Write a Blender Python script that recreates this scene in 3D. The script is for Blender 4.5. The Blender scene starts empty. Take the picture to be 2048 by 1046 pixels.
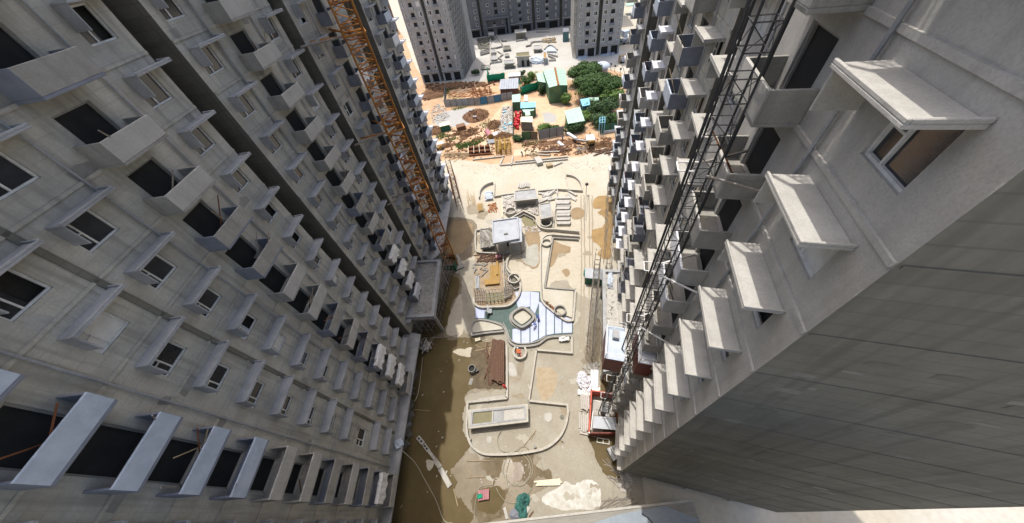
import bpy, math, random
from mathutils import Vector, Matrix, noise
random.seed(7)
R = math.radians
S = bpy.context.scene
COL = S.collection
H = 46.0
# ---------------- camera ----------------
CM = [[0.982872186934322, 0.1842885350501854, 0.0],
      [-0.13915891576432007, 0.7421808840763737, -0.6555931142674635],
      [-0.1208182946173396, 0.6443642379591445, 0.7551143413583725]]
cam = bpy.data.cameras.new('camera'); camo = bpy.data.objects.new('camera', cam); COL.objects.link(camo)
cam.sensor_fit = 'HORIZONTAL'; cam.sensor_width = 36.0; cam.lens = 600.0 / 2048.0 * 36.0
cam.clip_start = 0.1; cam.clip_end = 3000
mw = Matrix(CM).to_4x4(); mw.translation = (0, 0, H); camo.matrix_world = mw
S.camera = camo
# ---------------- light ----------------
sun_vec = Vector((-0.07, 0.30, 1.0)).normalized()
elev = math.asin(sun_vec.z); azim = math.atan2(sun_vec.x, sun_vec.y)
wd = bpy.data.worlds.new('World'); S.world = wd; wd.use_nodes = True
nt = wd.node_tree; nt.nodes.clear()
sky = nt.nodes.new('ShaderNodeTexSky'); sky.sky_type = 'NISHITA'; sky.sun_disc = False
sky.sun_elevation = elev; sky.sun_rotation = azim; sky.dust_density = 5.0; sky.ozone_density = 0.0
bg = nt.nodes.new('ShaderNodeBackground'); bg.inputs[1].default_value = 0.15
wo = nt.nodes.new('ShaderNodeOutputWorld')
nt.links.new(sky.outputs[0], bg.inputs[0]); nt.links.new(bg.outputs[0], wo.inputs[0])
sl = bpy.data.lights.new('sun', 'SUN'); sl.energy = 2.6; sl.angle = R(0.5); sl.color = (1.0, 0.95, 0.87)
so = bpy.data.objects.new('sun', sl); COL.objects.link(so); so.location = (-30, 60, 150)
so.rotation_euler = sun_vec.to_track_quat('Z', 'Y').to_euler()
S.view_settings.view_transform = 'Standard'; S.view_settings.look = 'None'
S.view_settings.exposure = 0.58; S.view_settings.gamma = 1.0; S.view_settings.use_curve_mapping = False
S.cycles.max_bounces = 6; S.cycles.use_denoising = True

# where a photo pixel (2048 x 1046) meets the height z in the world
def P(px, py, z=0.0):
    c = (px - 1024, -(py - 523), -600.0)
    r = [sum(CM[i][k] * c[k] for k in range(3)) for i in range(3)]
    t = (z - H) / r[2]
    return Vector((r[0] * t, r[1] * t, z))
def P2(px, py, z=0.0):
    v = P(px, py, z); return (v.x, v.y)

# ---------------- materials ----------------
def mat(name, c1, c2=None, c3=None, scale=1.5, rough=0.85, bump=0.0, bscale=20, streak=0, metal=0, stretch=(1, 1, 1), fine=0.5, spec=0.3, panel=0, obj=False, detail=6):
    m = bpy.data.materials.new(name); m.use_nodes = True
    n = m.node_tree.nodes; l = m.node_tree.links; b = n['Principled BSDF']
    b.inputs['Roughness'].default_value = rough; b.inputs['Metallic'].default_value = metal
    b.inputs['Specular IOR Level'].default_value = spec
    if c2 is None: c2 = tuple(x * 0.78 for x in c1)
    if obj:
        tc = n.new('ShaderNodeTexCoord'); src = tc.outputs['Object']
    else:
        g = n.new('ShaderNodeNewGeometry'); src = g.outputs['Position']
    mp = n.new('ShaderNodeMapping'); mp.inputs['Scale'].default_value = stretch; l.new(src, mp.inputs[0])
    n1 = n.new('ShaderNodeTexNoise'); n1.inputs['Scale'].default_value = scale; n1.inputs['Detail'].default_value = detail; n1.inputs['Roughness'].default_value = 0.65
    l.new(mp.outputs[0], n1.inputs[0])
    rp = n.new('ShaderNodeValToRGB'); rp.color_ramp.elements[0].position = 0.36; rp.color_ramp.elements[1].position = 0.64
    rp.color_ramp.elements[0].color = (*c1, 1); rp.color_ramp.elements[1].color = (*c2, 1)
    l.new(n1.outputs[0], rp.inputs[0]); out = rp.outputs[0]
    def mixc(a, bcol, fac_socket):
        mx = n.new('ShaderNodeMix'); mx.data_type = 'RGBA'; l.new(fac_socket, mx.inputs[0]); l.new(a, mx.inputs[6])
        mx.inputs[7].default_value = (*bcol, 1); return mx.outputs[2]
    def ramp(sock, a, b_):
        r = n.new('ShaderNodeMapRange'); r.inputs[1].default_value = a; r.inputs[2].default_value = b_; l.new(sock, r.inputs[0]); return r.outputs[0]
    if c3 is not None:
        n2 = n.new('ShaderNodeTexNoise'); n2.inputs['Scale'].default_value = scale * 0.3; n2.inputs['Detail'].default_value = 8; n2.inputs['Roughness'].default_value = 0.7
        l.new(mp.outputs[0], n2.inputs[0]); out = mixc(out, c3, ramp(n2.outputs[0], 0.5, 0.72))
    if streak:
        mp2 = n.new('ShaderNodeMapping'); mp2.inputs['Scale'].default_value = (2.2, 2.2, 0.16); l.new(src, mp2.inputs[0])
        n3 = n.new('ShaderNodeTexNoise'); n3.inputs['Scale'].default_value = 1.0; n3.inputs['Detail'].default_value = 7; l.new(mp2.outputs[0], n3.inputs[0])
        fr = ramp(n3.outputs[0], 0.5, 0.75)
        mu = n.new('ShaderNodeMath'); mu.operation = 'MULTIPLY'; mu.inputs[1].default_value = streak; l.new(fr, mu.inputs[0])
        out = mixc(out, tuple(x * 0.35 for x in c1), mu.outputs[0])
    if panel:
        mp6 = n.new('ShaderNodeMapping'); mp6.inputs['Rotation'].default_value = (0, 0, -0.33); l.new(src, mp6.inputs[0])
        sx = n.new('ShaderNodeSeparateXYZ'); l.new(mp6.outputs[0], sx.inputs[0]); ad = n.new('ShaderNodeMath'); ad.operation = 'ADD'; l.new(sx.outputs[0], ad.inputs[0]); l.new(sx.outputs[1], ad.inputs[1])
        cb_ = n.new('ShaderNodeCombineXYZ'); l.new(ad.outputs[0], cb_.inputs[0]); l.new(sx.outputs[2], cb_.inputs[1])
        bt = n.new('ShaderNodeTexBrick'); bt.offset = 0; bt.inputs['Scale'].default_value = 1; bt.inputs['Brick Width'].default_value = 1.22; bt.inputs['Row Height'].default_value = .61; bt.inputs['Mortar Size'].default_value = .03
        bt.inputs['Color1'].default_value = (0, 0, 0, 1); bt.inputs['Color2'].default_value = (.55, .55, .55, 1); bt.inputs['Mortar'].default_value = (1, 1, 1, 1); l.new(cb_.outputs[0], bt.inputs[0])
        mu = n.new('ShaderNodeMath'); mu.operation = 'MULTIPLY'; mu.inputs[1].default_value = panel; l.new(bt.outputs[0], mu.inputs[0]); out = mixc(out, tuple(x * 0.45 for x in c1), mu.outputs[0])
    if fine:
        n4 = n.new('ShaderNodeTexNoise'); n4.inputs['Scale'].default_value = scale * 14; n4.inputs['Detail'].default_value = 4; l.new(mp.outputs[0], n4.inputs[0])
        fr = ramp(n4.outputs[0], 0.42, 0.75); mu = n.new('ShaderNodeMath'); mu.operation = 'MULTIPLY'; mu.inputs[1].default_value = fine; l.new(fr, mu.inputs[0])
        out = mixc(out, tuple(x * 0.6 for x in c1), mu.outputs[0])
    l.new(out, b.inputs['Base Color'])
    if bump:
        n5 = n.new('ShaderNodeTexNoise'); n5.inputs['Scale'].default_value = bscale; n5.inputs['Detail'].default_value = 5; l.new(src, n5.inputs[0])
        bp = n.new('ShaderNodeBump'); bp.inputs['Strength'].default_value = bump; bp.inputs['Distance'].default_value = 0.05
        l.new(n5.outputs[0], bp.inputs['Height']); l.new(bp.outputs[0], b.inputs['Normal'])
    return m
M = {}
M['ground'] = mat('dusty_ground', (.47, .435, .36), (.42, .38, .30), (.47, .465, .43), scale=.12, rough=.9, bump=.3, bscale=6, fine=.35, detail=10)
M['court'] = mat('court_cement', (.335, .315, .26), (.28, .255, .205), (.40, .39, .35), scale=.3, rough=.9, bump=.3, bscale=6, fine=.4, detail=10)
M['pale'] = mat('pale_cement', (.47, .455, .40), (.42, .40, .33), scale=.5, fine=.3)
M['soil'] = mat('orange_soil', (.49, .36, .235), (.41, .235, .125), (.38, .32, .24), scale=.35, rough=.95, bump=.6, bscale=3, fine=.5, detail=10)
M['soil_dark'] = mat('red_brown_soil', (.20, .11, .06), (.11, .06, .035), scale=.9, rough=.95, bump=.8, bscale=4)
M['path'] = mat('trodden_path', (.60, .43, .29), (.52, .35, .22), scale=.5)
M['damp'] = mat('damp_cement', (.20, .165, .11), (.155, .125, .08), (.25, .215, .16), scale=.7, rough=.5, fine=.3)
M['gravel'] = mat('grey_gravel', (.42, .41, .39), (.34, .34, .33), scale=3, bump=.8, bscale=14, fine=.8)
def water(name, c1, c2, rough=.08):
    m = mat(name, c1, c2, scale=.35, rough=rough, fine=.12, bump=.03, bscale=3, spec=.07); return m
M['mud_water'] = water('muddy_water', (.095, .072, .031), (.12, .092, .046), .5)
M['ochre_water'] = water('ochre_water', (.34, .235, .11), (.26, .175, .085), .4)
M['tan_water'] = water('tan_water', (.29, .22, .135), (.24, .18, .11), .4)
M['conc'] = mat('raw_concrete', (.36, .35, .32), (.29, .28, .25), (.23, .22, .2), scale=.9, streak=.5, bump=.25, bscale=12)
M['conc_light'] = mat('light_concrete', (.46, .45, .42), (.39, .38, .35), scale=1.2, streak=.25, bump=.2, bscale=14)
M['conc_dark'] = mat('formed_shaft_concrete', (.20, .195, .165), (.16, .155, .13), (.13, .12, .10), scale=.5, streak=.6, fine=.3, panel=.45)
M['conc_beige'] = mat('beige_render', (.54, .52, .455), (.43, .415, .365), (.31, .305, .275), scale=.8, streak=.75, bump=.3, bscale=12, panel=.25)
M['far_wall'] = mat('grey_far_wall', (.42, .425, .43), (.35, .355, .36), (.28, .28, .28), scale=.4, streak=.75)
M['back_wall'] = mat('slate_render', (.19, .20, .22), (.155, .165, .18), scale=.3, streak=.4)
M['slab_grey'] = mat('weathered_slab', (.40, .41, .42), (.30, .31, .32), (.22, .23, .23), scale=.8, bump=.3, bscale=8, fine=.6)
M['rough_roof'] = mat('rough_screed', (.34, .33, .31), (.22, .22, .21), (.45, .44, .42), scale=1.6, bump=.9, bscale=6, fine=.8)
M['kerb'] = mat('kerb_concrete', (.46, .44, .39), (.37, .355, .31), scale=1.5, fine=.4, bump=.2)
M['kerb_grey'] = mat('kerb_grey', (.30, .295, .275), (.24, .235, .22), scale=1.5, fine=.4, bump=.2)
M['white'] = mat('white_plaster', (.66, .68, .72), (.56, .58, .62), scale=1.5, fine=.15)
M['white_paint'] = mat('white_frame', (.78, .78, .76), scale=3, rough=.5, fine=.1)
M['sheet'] = mat('white_tarpaulin', (.74, .74, .72), (.62, .62, .60), scale=2, rough=.55, fine=.2)
M['glass'] = mat('dark_glass', (.015, .018, .022), (.03, .033, .04), scale=.8, rough=.12, fine=0, spec=.6)
M['void'] = mat('dark_interior', (.02, .02, .02), (.03, .03, .028), scale=1, fine=0)
M['bal_blue'] = mat('bluegrey_panel', (.22, .24, .28), (.18, .195, .23), scale=1.4, fine=.2)
M['bal_pale'] = mat('pale_blue_board', (.48, .54, .62), (.38, .44, .52), scale=1.2, fine=.2)
M['orange'] = mat('orange_crane_paint', (.52, .22, .035), (.34, .13, .03), (.2, .09, .04), scale=2, rough=.6)
M['rust'] = mat('rusty_steel', (.20, .075, .03), (.13, .05, .025), scale=3, rough=.8)
M['black_steel'] = mat('black_steel', (.035, .036, .04), (.06, .06, .06), scale=3, rough=.5)
M['steel'] = mat('scaffold_steel', (.30, .29, .27), (.20, .16, .12), scale=2, rough=.6)
M['red'] = mat('red_orange_panel', (.62, .10, .05), (.48, .07, .04), scale=1.5, rough=.5, fine=.2)
M['oxblood'] = mat('oxblood_panel', (.17, .03, .018), (.12, .022, .015), scale=1.5, rough=.5, fine=.3)
M['green'] = mat('dark_green_panel', (.02, .13, .08), (.016, .10, .06), scale=1.5, rough=.5, fine=.2)
M['teal_edge'] = mat('teal_trim', (.03, .50, .38), scale=2, rough=.5)
M['net'] = mat('green_net', (.01, .30, .17), (.01, .20, .12), scale=2, rough=.8)
M['mint'] = mat('mint_roof_sheet', (.42, .60, .49), (.36, .53, .43), scale=.8, rough=.45, stretch=(1, 1, 1), fine=.2)
M['blue_roof'] = mat('sky_blue_roof', (.20, .48, .66), (.26, .56, .66), scale=.8, rough=.45, fine=.2)
M['pale_roof'] = mat('pale_metal_roof', (.42, .45, .49), (.33, .36, .41), scale=.8, rough=.4)
M['cream_roof'] = mat('cream_roof', (.70, .66, .50), (.62, .58, .44), scale=1, rough=.6)
M['green_wall'] = mat('green_shed_wall', (.10, .20, .11), (.08, .16, .09), scale=1, rough=.7)
M['olive'] = mat('olive_water', (.22, .205, .12), (.18, .165, .095), scale=1, rough=.5, spec=.1)
M['yellow'] = mat('yellow_formwork', (.40, .25, .07), (.30, .19, .07), (.3, .2, .1), scale=2, rough=.75)
M['wood'] = mat('weathered_timber', (.38, .30, .19), (.28, .22, .14), scale=3, rough=.85)
M['redwood'] = mat('reddish_timber', (.14, .078, .052), (.095, .055, .04), scale=2.5, rough=.85)
M['rebar'] = mat('rebar_rust', (.36, .15, .06), (.24, .10, .045), scale=4)
M['sheet_metal'] = mat('grey_sheet_metal', (.34, .36, .38), (.26, .28, .29), (.24, .2, .16), scale=.8, rough=.5)
M['blue_metal'] = mat('blue_sheet_metal', (.06, .22, .38), scale=1, rough=.5)
M['membrane'] = mat('pale_blue_membrane', (.36, .41, .60), (.41, .46, .63), scale=.8, rough=.5, fine=.05)
M['pool_green'] = mat('green_waterproofing', (.105, .15, .14), (.08, .12, .115), scale=1.5, rough=.7, spec=.1)
M['seam'] = mat('grey_seam', (.12, .14, .17), scale=2)
M['bag'] = mat('white_sack', (.66, .67, .72), (.5, .5, .55), scale=5, rough=.8, bump=.5, bscale=9)
M['foliage'] = mat('leaf_green', (.032, .075, .018), (.055, .11, .024), scale=1.2, rough=.7, fine=.1)
M['foliage2'] = mat('leaf_dark', (.025, .06, .02), (.05, .095, .03), scale=1.2, rough=.7, fine=.1)
M['foliage3'] = mat('leaf_light', (.10, .19, .04), (.14, .22, .06), scale=1.2, rough=.7, fine=.1)
M['bark'] = mat('bark', (.16, .12, .08), scale=4)
M['scrub'] = mat('dry_scrub', (.20, .115, .06), (.12, .065, .035), scale=2, rough=.95)
M['pink'] = mat('dusty_pink', (.42, .20, .22), (.36, .17, .19), scale=2)
M['teal_net'] = mat('teal_net_heap', (.05, .17, .15), (.035, .11, .10), scale=4, bump=1, bscale=6)
M['red_plastic'] = mat('red_plastic', (.62, .05, .06), (.5, .04, .05), scale=3, rough=.4)
M['cable'] = mat('grey_hose', (.34, .32, .25), scale=4, fine=0)
M['olive_steel'] = mat('ochre_crane_steel', (.42, .26, .04), (.3, .19, .04), scale=3, rough=.6)
M['skin'] = mat('skin', (.28, .15, .09), scale=5, fine=0)
M['helmet_y'] = mat('yellow_helmet', (.7, .5, .05), scale=5, fine=0, rough=.4)
M['debris'] = mat('mixed_debris', (.52, .5, .46), (.3, .28, .26), (.22, .17, .13), scale=2.5, fine=.6)

# ---------------- geometry helpers ----------------
def addcol(o): COL.objects.link(o); return o
def tag(o, label=None, cat=None, group=None, kind=None):
    if label: o['label'] = label
    if cat: o['category'] = cat
    if group: o['group'] = group
    if kind: o['kind'] = kind
    return o
def thing(name, label, cat, loc=(0, 0, 0), group=None, rz=0):
    o = bpy.data.objects.new(name, None); addcol(o); o.location = loc; o.rotation_euler = (0, 0, rz); o.empty_display_size = .2
    return tag(o, label, cat, group)
def base_loc(p):
    v = Vector((0, 0, 0))
    while p is not None: v += Vector(p.location); p = p.parent
    return v
class MB:
    def __init__(s): s.v = []; s.f = []
    def quad(s, *p):
        i = len(s.v); s.v += [tuple(q) for q in p]; s.f.append(tuple(range(i, i + len(p)))); return s
    def box(s, c, size, rz=0.0, rot=None):
        hx, hy, hz = size[0] / 2, size[1] / 2, size[2] / 2
        m = rot if rot is not None else Matrix.Rotation(rz, 3, 'Z'); c = Vector(c); i = len(s.v)
        for x, y, z in ((-1, -1, -1), (1, -1, -1), (1, 1, -1), (-1, 1, -1), (-1, -1, 1), (1, -1, 1), (1, 1, 1), (-1, 1, 1)):
            s.v.append(tuple(c + m @ Vector((x * hx, y * hy, z * hz))))
        for f in ((0, 3, 2, 1), (4, 5, 6, 7), (0, 1, 5, 4), (1, 2, 6, 5), (2, 3, 7, 6), (3, 0, 4, 7)): s.f.append(tuple(i + k for k in f))
        return s
    def prism(s, poly, z0, z1):
        n = len(poly); i = len(s.v)
        a = sum(poly[k][0] * poly[(k + 1) % n][1] - poly[(k + 1) % n][0] * poly[k][1] for k in range(n))
        if a < 0: poly = poly[::-1]
        s.v += [(p[0], p[1], z0) for p in poly] + [(p[0], p[1], z1) for p in poly]
        s.f.append(tuple(i + k for k in range(n))[::-1]); s.f.append(tuple(i + n + k for k in range(n)))
        for k in range(n): s.f.append((i + k, i + (k + 1) % n, i + n + (k + 1) % n, i + n + k))
        return s
    def tube(s, a, b, r, n=6, r2=None):
        a = Vector(a); b = Vector(b); d = b - a
        if d.length < 1e-6: return s
        q = d.to_track_quat('Z', 'Y'); i = len(s.v); r2 = r if r2 is None else r2
        for e, rr in ((a, r), (b, r2)):
            for k in range(n):
                t = 2 * math.pi * k / n; s.v.append(tuple(e + q @ Vector((math.cos(t) * rr, math.sin(t) * rr, 0))))
        for k in range(n): s.f.append((i + k, i + (k + 1) % n, i + n + (k + 1) % n, i + n + k))
        s.f.append(tuple(i + k for k in range(n))[::-1]); s.f.append(tuple(i + n + k for k in range(n)))
        return s
    def path(s, pts, w, z0, z1, closed=False):
        pts = [Vector((p[0], p[1])) for p in pts]; n = len(pts); L = []; Rr = []
        for k in range(n):
            if closed: a, b = pts[k - 1], pts[(k + 1) % n]
            else: a, b = pts[max(k - 1, 0)], pts[min(k + 1, n - 1)]
            d1 = (pts[k] - a); d2 = (b - pts[k])
            if d1.length < 1e-6: d1 = d2
            if d2.length < 1e-6: d2 = d1
            d1 = d1.normalized(); d2 = d2.normalized(); d = d1 + d2
            if d.length < .2: d = d1
            d = d.normalized(); nn = Vector((-d.y, d.x)); c = max(.45, nn.dot(Vector((-d1.y, d1.x))))
            L.append(pts[k] + nn * w / 2 / c); Rr.append(pts[k] - nn * w / 2 / c)
        i = len(s.v)
        for k in range(n):
            s.v += [(L[k].x, L[k].y, z0), (Rr[k].x, Rr[k].y, z0), (Rr[k].x, Rr[k].y, z1), (L[k].x, L[k].y, z1)]
        m = n if closed else n - 1
        for k in range(m):
            a = i + 4 * k; b = i + 4 * ((k + 1) % n)
            s.f += [(a + 3, a + 2, b + 2, b + 3), (a + 2, a + 1, b + 1, b + 2), (a, a + 3, b + 3, b), (a + 1, a, b, b + 1)]
        if not closed:
            a = i; b = i + 4 * (n - 1); s.f += [(a, a + 1, a + 2, a + 3), (b + 3, b + 2, b + 1, b)]
        return s
    def hose(s, pts, r, n=6):
        pts = [Vector(p) for p in pts]
        for a, b in zip(pts, pts[1:]): s.tube(a, b, r, n)
        return s
    def build(s, name, m, parent=None, smooth=False, mats=None):
        o = base_loc(parent); me = bpy.data.meshes.new(name)
        me.from_pydata([(a - o.x, b - o.y, c - o.z) for a, b, c in s.v], [], s.f)
        for x in (mats or [m]): me.materials.append(x)
        if smooth:
            for p in me.polygons: p.use_smooth = True
        me.update()
        ob = bpy.data.objects.new(name, me); addcol(ob)
        if parent is not None: ob.parent = parent
        return ob
def inst(name, me, loc, rz, parent, world=True):
    ob = bpy.data.objects.new(name, me); addcol(ob)
    if parent is not None:
        ob.parent = parent; loc = Vector(loc) - base_loc(parent) if world else Vector(loc)
    ob.location = loc; ob.rotation_euler = (0, 0, rz); return ob
def mesh_of(mb, name, m):
    me = bpy.data.meshes.new(name); me.from_pydata(mb.v, [], mb.f)
    if name in ('balcony', 'sun_shade'):
        import bmesh
        bm = bmesh.new(); bm.from_mesh(me); bmesh.ops.bevel(bm, geom=bm.edges[:], offset=.018, segments=1, affect='EDGES'); bm.to_mesh(me); bm.free()
    for x in (m if isinstance(m, list) else [m]): me.materials.append(x)
    me.update(); return me
def cr(pts, n=6, closed=False):
    out = []; N = len(pts)
    rng = range(N if closed else N - 1)
    for i in rng:
        g = (lambda k: pts[k % N]) if closed else (lambda k: pts[min(max(k, 0), N - 1)])
        p0, p1, p2, p3 = g(i - 1), g(i), g(i + 1), g(i + 2)
        for j in range(n):
            t = j / n
            out.append(tuple(.5 * (2 * p1[d] + (p2[d] - p0[d]) * t + (2 * p0[d] - 5 * p1[d] + 4 * p2[d] - p3[d]) * t * t + (3 * p1[d] - p0[d] - 3 * p2[d] + p3[d]) * t ** 3) for d in range(len(p1))))
    if not closed: out.append(tuple(pts[-1]))
    return out
SHK = [0]
def sheetpoly(name, pix, z, m, wob=.25, kind='structure', n=6, smooth=True, th=0.0, label=None, cat=None):
    if z < .1: z = .004 + SHK[0] * .0006; SHK[0] += 1
    pts = [P2(*p) for p in pix]
    if smooth: pts = cr(pts, n * 3, True)
    if wob:
        q = []
        for x, y in pts:
            v = noise.noise_vector(Vector((x * .8, y * .8, 3.1))) * wob + noise.noise_vector(Vector((x * 2.6, y * 2.6, 9.1))) * wob * .55 + noise.noise_vector(Vector((x * 7, y * 7, 5.1))) * min(wob, .5) * .25
            q.append((x + v.x, y + v.y))
        pts = q
    def crosses(p):
        m_ = len(p)
        for i in range(m_):
            a, b = p[i], p[(i + 1) % m_]
            for j in range(i + 2, m_):
                if i == 0 and j == m_ - 1: continue
                c, d = p[j], p[(j + 1) % m_]
                if max(a[0], b[0]) < min(c[0], d[0]) or max(c[0], d[0]) < min(a[0], b[0]) or max(a[1], b[1]) < min(c[1], d[1]) or max(c[1], d[1]) < min(a[1], b[1]): continue
                f = lambda o, u, v: (u[0] - o[0]) * (v[1] - o[1]) - (u[1] - o[1]) * (v[0] - o[0])
                if f(a, b, c) * f(a, b, d) < 0 and f(c, d, a) * f(c, d, b) < 0: return True
        return False
    t_ = 0
    while wob and crosses(pts) and t_ < 5:
        t_ += 1; o_ = pts; pts = [tuple((Vector(o_[k - 1]) + Vector(o_[k]) * 2 + Vector(o_[(k + 1) % len(o_)])) / 4) for k in range(len(o_))]
    mb = MB()
    if th: mb.prism(pts, z, z + th)
    else: mb.v = [(x, y, z) for x, y in pts]; mb.f = [tuple(range(len(pts)))]
    if not th:
        a = sum(pts[k][0] * pts[(k + 1) % len(pts)][1] - pts[(k + 1) % len(pts)][0] * pts[k][1] for k in range(len(pts)))
        if a < 0: mb.f = [mb.f[0][::-1]]
    o = mb.build(name, m); tag(o, label, cat, None, kind); return o

# =====================================================================
# THE GROUND
# =====================================================================
gm = MB(); gm.quad((-700, -700, 0), (700, -700, 0), (700, 900, 0), (-700, 900, 0)); tag(gm.build('ground', M['ground']), kind='structure')
sheetpoly('court_floor', [(890, 560), (940, 520), (1010, 560), (1060, 600), (1120, 560), (1180, 600), (1250, 590), (1290, 1046), (1300, 1300), (700, 1300), (780, 1046), (826, 700), (885, 470)], .004, M['court'], wob=1.0)
sheetpoly('soil_ground', [(700, 60), (790, 55), (842, 150), (926, 165), (1000, 160), (1075, 150), (1140, 160), (1200, 150), (1215, 140), (1245, 148), (1262, 190), (1262, 300), (1225, 292), (1160, 312), (1080, 318), (1000, 328), (920, 320), (880, 322), (820, 322), (640, 300)], .004, M['soil'], wob=1.2)
sheetpoly('trodden_path', [(893, 262), (930, 265), (968, 255), (985, 235), (1000, 215), (1012, 205), (1022, 208), (1008, 225), (998, 245), (985, 268), (975, 290), (962, 292), (960, 275), (930, 276), (895, 272)], .008, M['path'], wob=.5)
sheetpoly('gravel_yard', [(872, 232), (895, 222), (935, 216), (950, 222), (935, 250), (900, 254), (872, 250)], .008, M['gravel'], wob=.5)
sheetpoly('yard_path', [(1075, 195), (1115, 198), (1130, 210), (1125, 250), (1060, 258), (1058, 235), (1078, 220), (1045, 200)], .008, M['path'], wob=.6)
sheetpoly('pale_yard', [(915, 150), (930, 90), (960, 62), (1040, 55), (1130, 45), (1150, 110), (1240, 100), (1240, 128), (1150, 132), (1080, 140), (1000, 145), (960, 162)], .012, mat('pale_yard_cement', (.48, .475, .45), (.42, .41, .38), scale=.15), wob=1.5)
sheetpoly('gravel_heap_pad', [(1086, 228), (1100, 225), (1112, 232), (1110, 243), (1090, 244)], .012, M['gravel'], wob=.5)
sheetpoly('painted_glare_patch', [(1120, 975), (1132, 962), (1150, 968), (1170, 960), (1195, 968), (1203, 990), (1200, 1012), (1160, 1018), (1110, 1018), (1085, 1000), (1095, 985)], .012, mat('glare_white', (.56, .56, .54), (.34, .32, .26), (.5, .49, .46), scale=.9, rough=.5), wob=.22)  # pale colour paints the sky glare off the wet ground
# damp ground under and round the puddles
sheetpoly('damp_ground', [(835, 668), (885, 640), (893, 590), (890, 545), (918, 545), (925, 575), (906, 640), (940, 668), (1000, 680), (1005, 730), (1010, 775), (960, 785), (930, 800), (925, 870), (955, 915), (1010, 918), (1050, 905), (1085, 915), (1060, 945), (1105, 955), (1060, 1005), (1010, 1046), (770, 1060), (780, 900)], .006, M['damp'], wob=.5)
sheetpoly('damp_ground', [(885, 440), (945, 440), (955, 475), (945, 512), (905, 522), (880, 500)], .006, M['damp'], wob=.4)
sheetpoly('damp_ground', [(1200, 640), (1212, 690), (1205, 735), (1180, 745), (1165, 725), (1172, 690), (1180, 650)], .006, M['damp'], wob=.4)
sheetpoly('stained_ground', [(1072, 742), (1095, 735), (1113, 745), (1110, 780), (1090, 800), (1075, 785)], .006, mat('brown_stain', (.33, .26, .17), (.40, .34, .25), scale=1.2), wob=.5)
rnd = random.Random(99)
STM = [mat('stain_a', (.29, .25, .185), (.32, .285, .225), scale=1.2, fine=.5), mat('stain_b', (.40, .385, .33), (.35, .33, .27), scale=1.2, fine=.5), mat('stain_c', (.25, .215, .155), (.31, .27, .20), scale=1.2, fine=.5)]
for k in range(46):
    px, py = rnd.uniform(930, 1195), rnd.uniform(400, 1000); a_ = rnd.uniform(4, 17); b_ = a_ * rnd.uniform(.3, 1.2)
    sheetpoly('ground_stain', [(px + a_ * math.cos(t) * rnd.uniform(.6, 1.2), py + b_ * math.sin(t) * rnd.uniform(.6, 1.2)) for t in [j * .785 for j in range(8)]], .008, rnd.choice(STM), wob=.45, n=5)
for k, x_ in enumerate((1160, 1166, 1176, 1182)):
    sheetpoly('tyre_track', [(x_, 700), (x_ + 1, 600), (x_ + 2, 500), (x_ + 1, 400), (x_ + 3.4, 400), (x_ + 4.4, 500), (x_ + 3.2, 600), (x_ + 2.4, 700)], .008, STM[0], wob=.12)
sheetpoly('puddle', [(826, 700), (850, 690), (880, 674), (905, 682), (935, 674), (975, 690), (982, 720), (980, 762), (965, 770), (938, 782), (929, 800), (926, 860), (940, 890), (915, 925), (900, 942), (915, 960), (908, 985), (925, 1005), (940, 1046), (775, 1060), (785, 900), (808, 780)], .012, M['mud_water'], wob=.35)
sheetpoly('puddle', [(893, 556), (910, 552), (919, 566), (914, 590), (903, 610), (893, 650), (870, 672), (845, 680), (850, 640), (880, 600)], .012, M['mud_water'], wob=.25)
sheetpoly('puddle', [(896, 450), (925, 442), (945, 452), (943, 480), (925, 505), (900, 512), (888, 490)], .012, M['tan_water'], wob=.25)
for pix in ([(906, 703), (925, 697), (950, 698), (950, 712), (925, 712)], [(853, 922), (862, 922), (869, 930), (862, 942), (855, 940)], [(893, 668), (897, 640), (908, 608), (922, 590), (926, 640), (922, 672)]):
    sheetpoly('dry_island', pix, .018, M['ground'], wob=.2)
sheetpoly('puddle', [(1187, 402), (1200, 392), (1225, 398), (1232, 440), (1222, 480), (1222, 515), (1205, 517), (1196, 508), (1202, 498), (1196, 490), (1184, 480), (1186, 460), (1203, 455), (1210, 442), (1205, 432), (1196, 425), (1203, 418), (1187, 416)], .012, M['ochre_water'], wob=.2)
sheetpoly('puddle', [(1143, 420), (1158, 415), (1170, 424), (1164, 436), (1146, 438)], .012, M['tan_water'], wob=.12)
sheetpoly('puddle', [(1042, 434), (1060, 430), (1070, 440), (1073, 458), (1080, 475), (1080, 520), (1070, 537), (1052, 530), (1040, 520), (1046, 506), (1058, 498), (1050, 478), (1050, 455)], .012, M['tan_water'], wob=.25)
sheetpoly('puddle', [(1056, 494), (1074, 490), (1078, 520), (1068, 533), (1050, 526), (1042, 516)], .016, mat('grey_water', (.38, .38, .34), (.3, .29, .24), scale=.6, rough=.2), wob=.2)
sheetpoly('puddle', [(1044, 434), (1058, 434), (1070, 442), (1072, 452), (1058, 456), (1048, 450)], .016, M['olive'], wob=.15)
sheetpoly('puddle', [(1105, 482), (1122, 488), (1140, 494), (1138, 506), (1118, 508), (1110, 525), (1100, 535), (1098, 510)], .012, M['tan_water'], wob=.2)
sheetpoly('puddle', [(1124, 542), (1134, 538), (1140, 546), (1134, 554), (1128, 550)], .012, M['tan_water'], wob=.1)
sheetpoly('puddle', [(1203, 738), (1225, 730), (1240, 745), (1243, 860), (1246, 945), (1225, 952), (1208, 946), (1192, 915), (1178, 880), (1172, 868), (1205, 865), (1203, 800)], .012, M['mud_water'], wob=.2)
sheetpoly('puddle', [(1036, 727), (1049, 725), (1046, 742), (1040, 752), (1034, 745)], .012, M['damp'], wob=.1)
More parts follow.
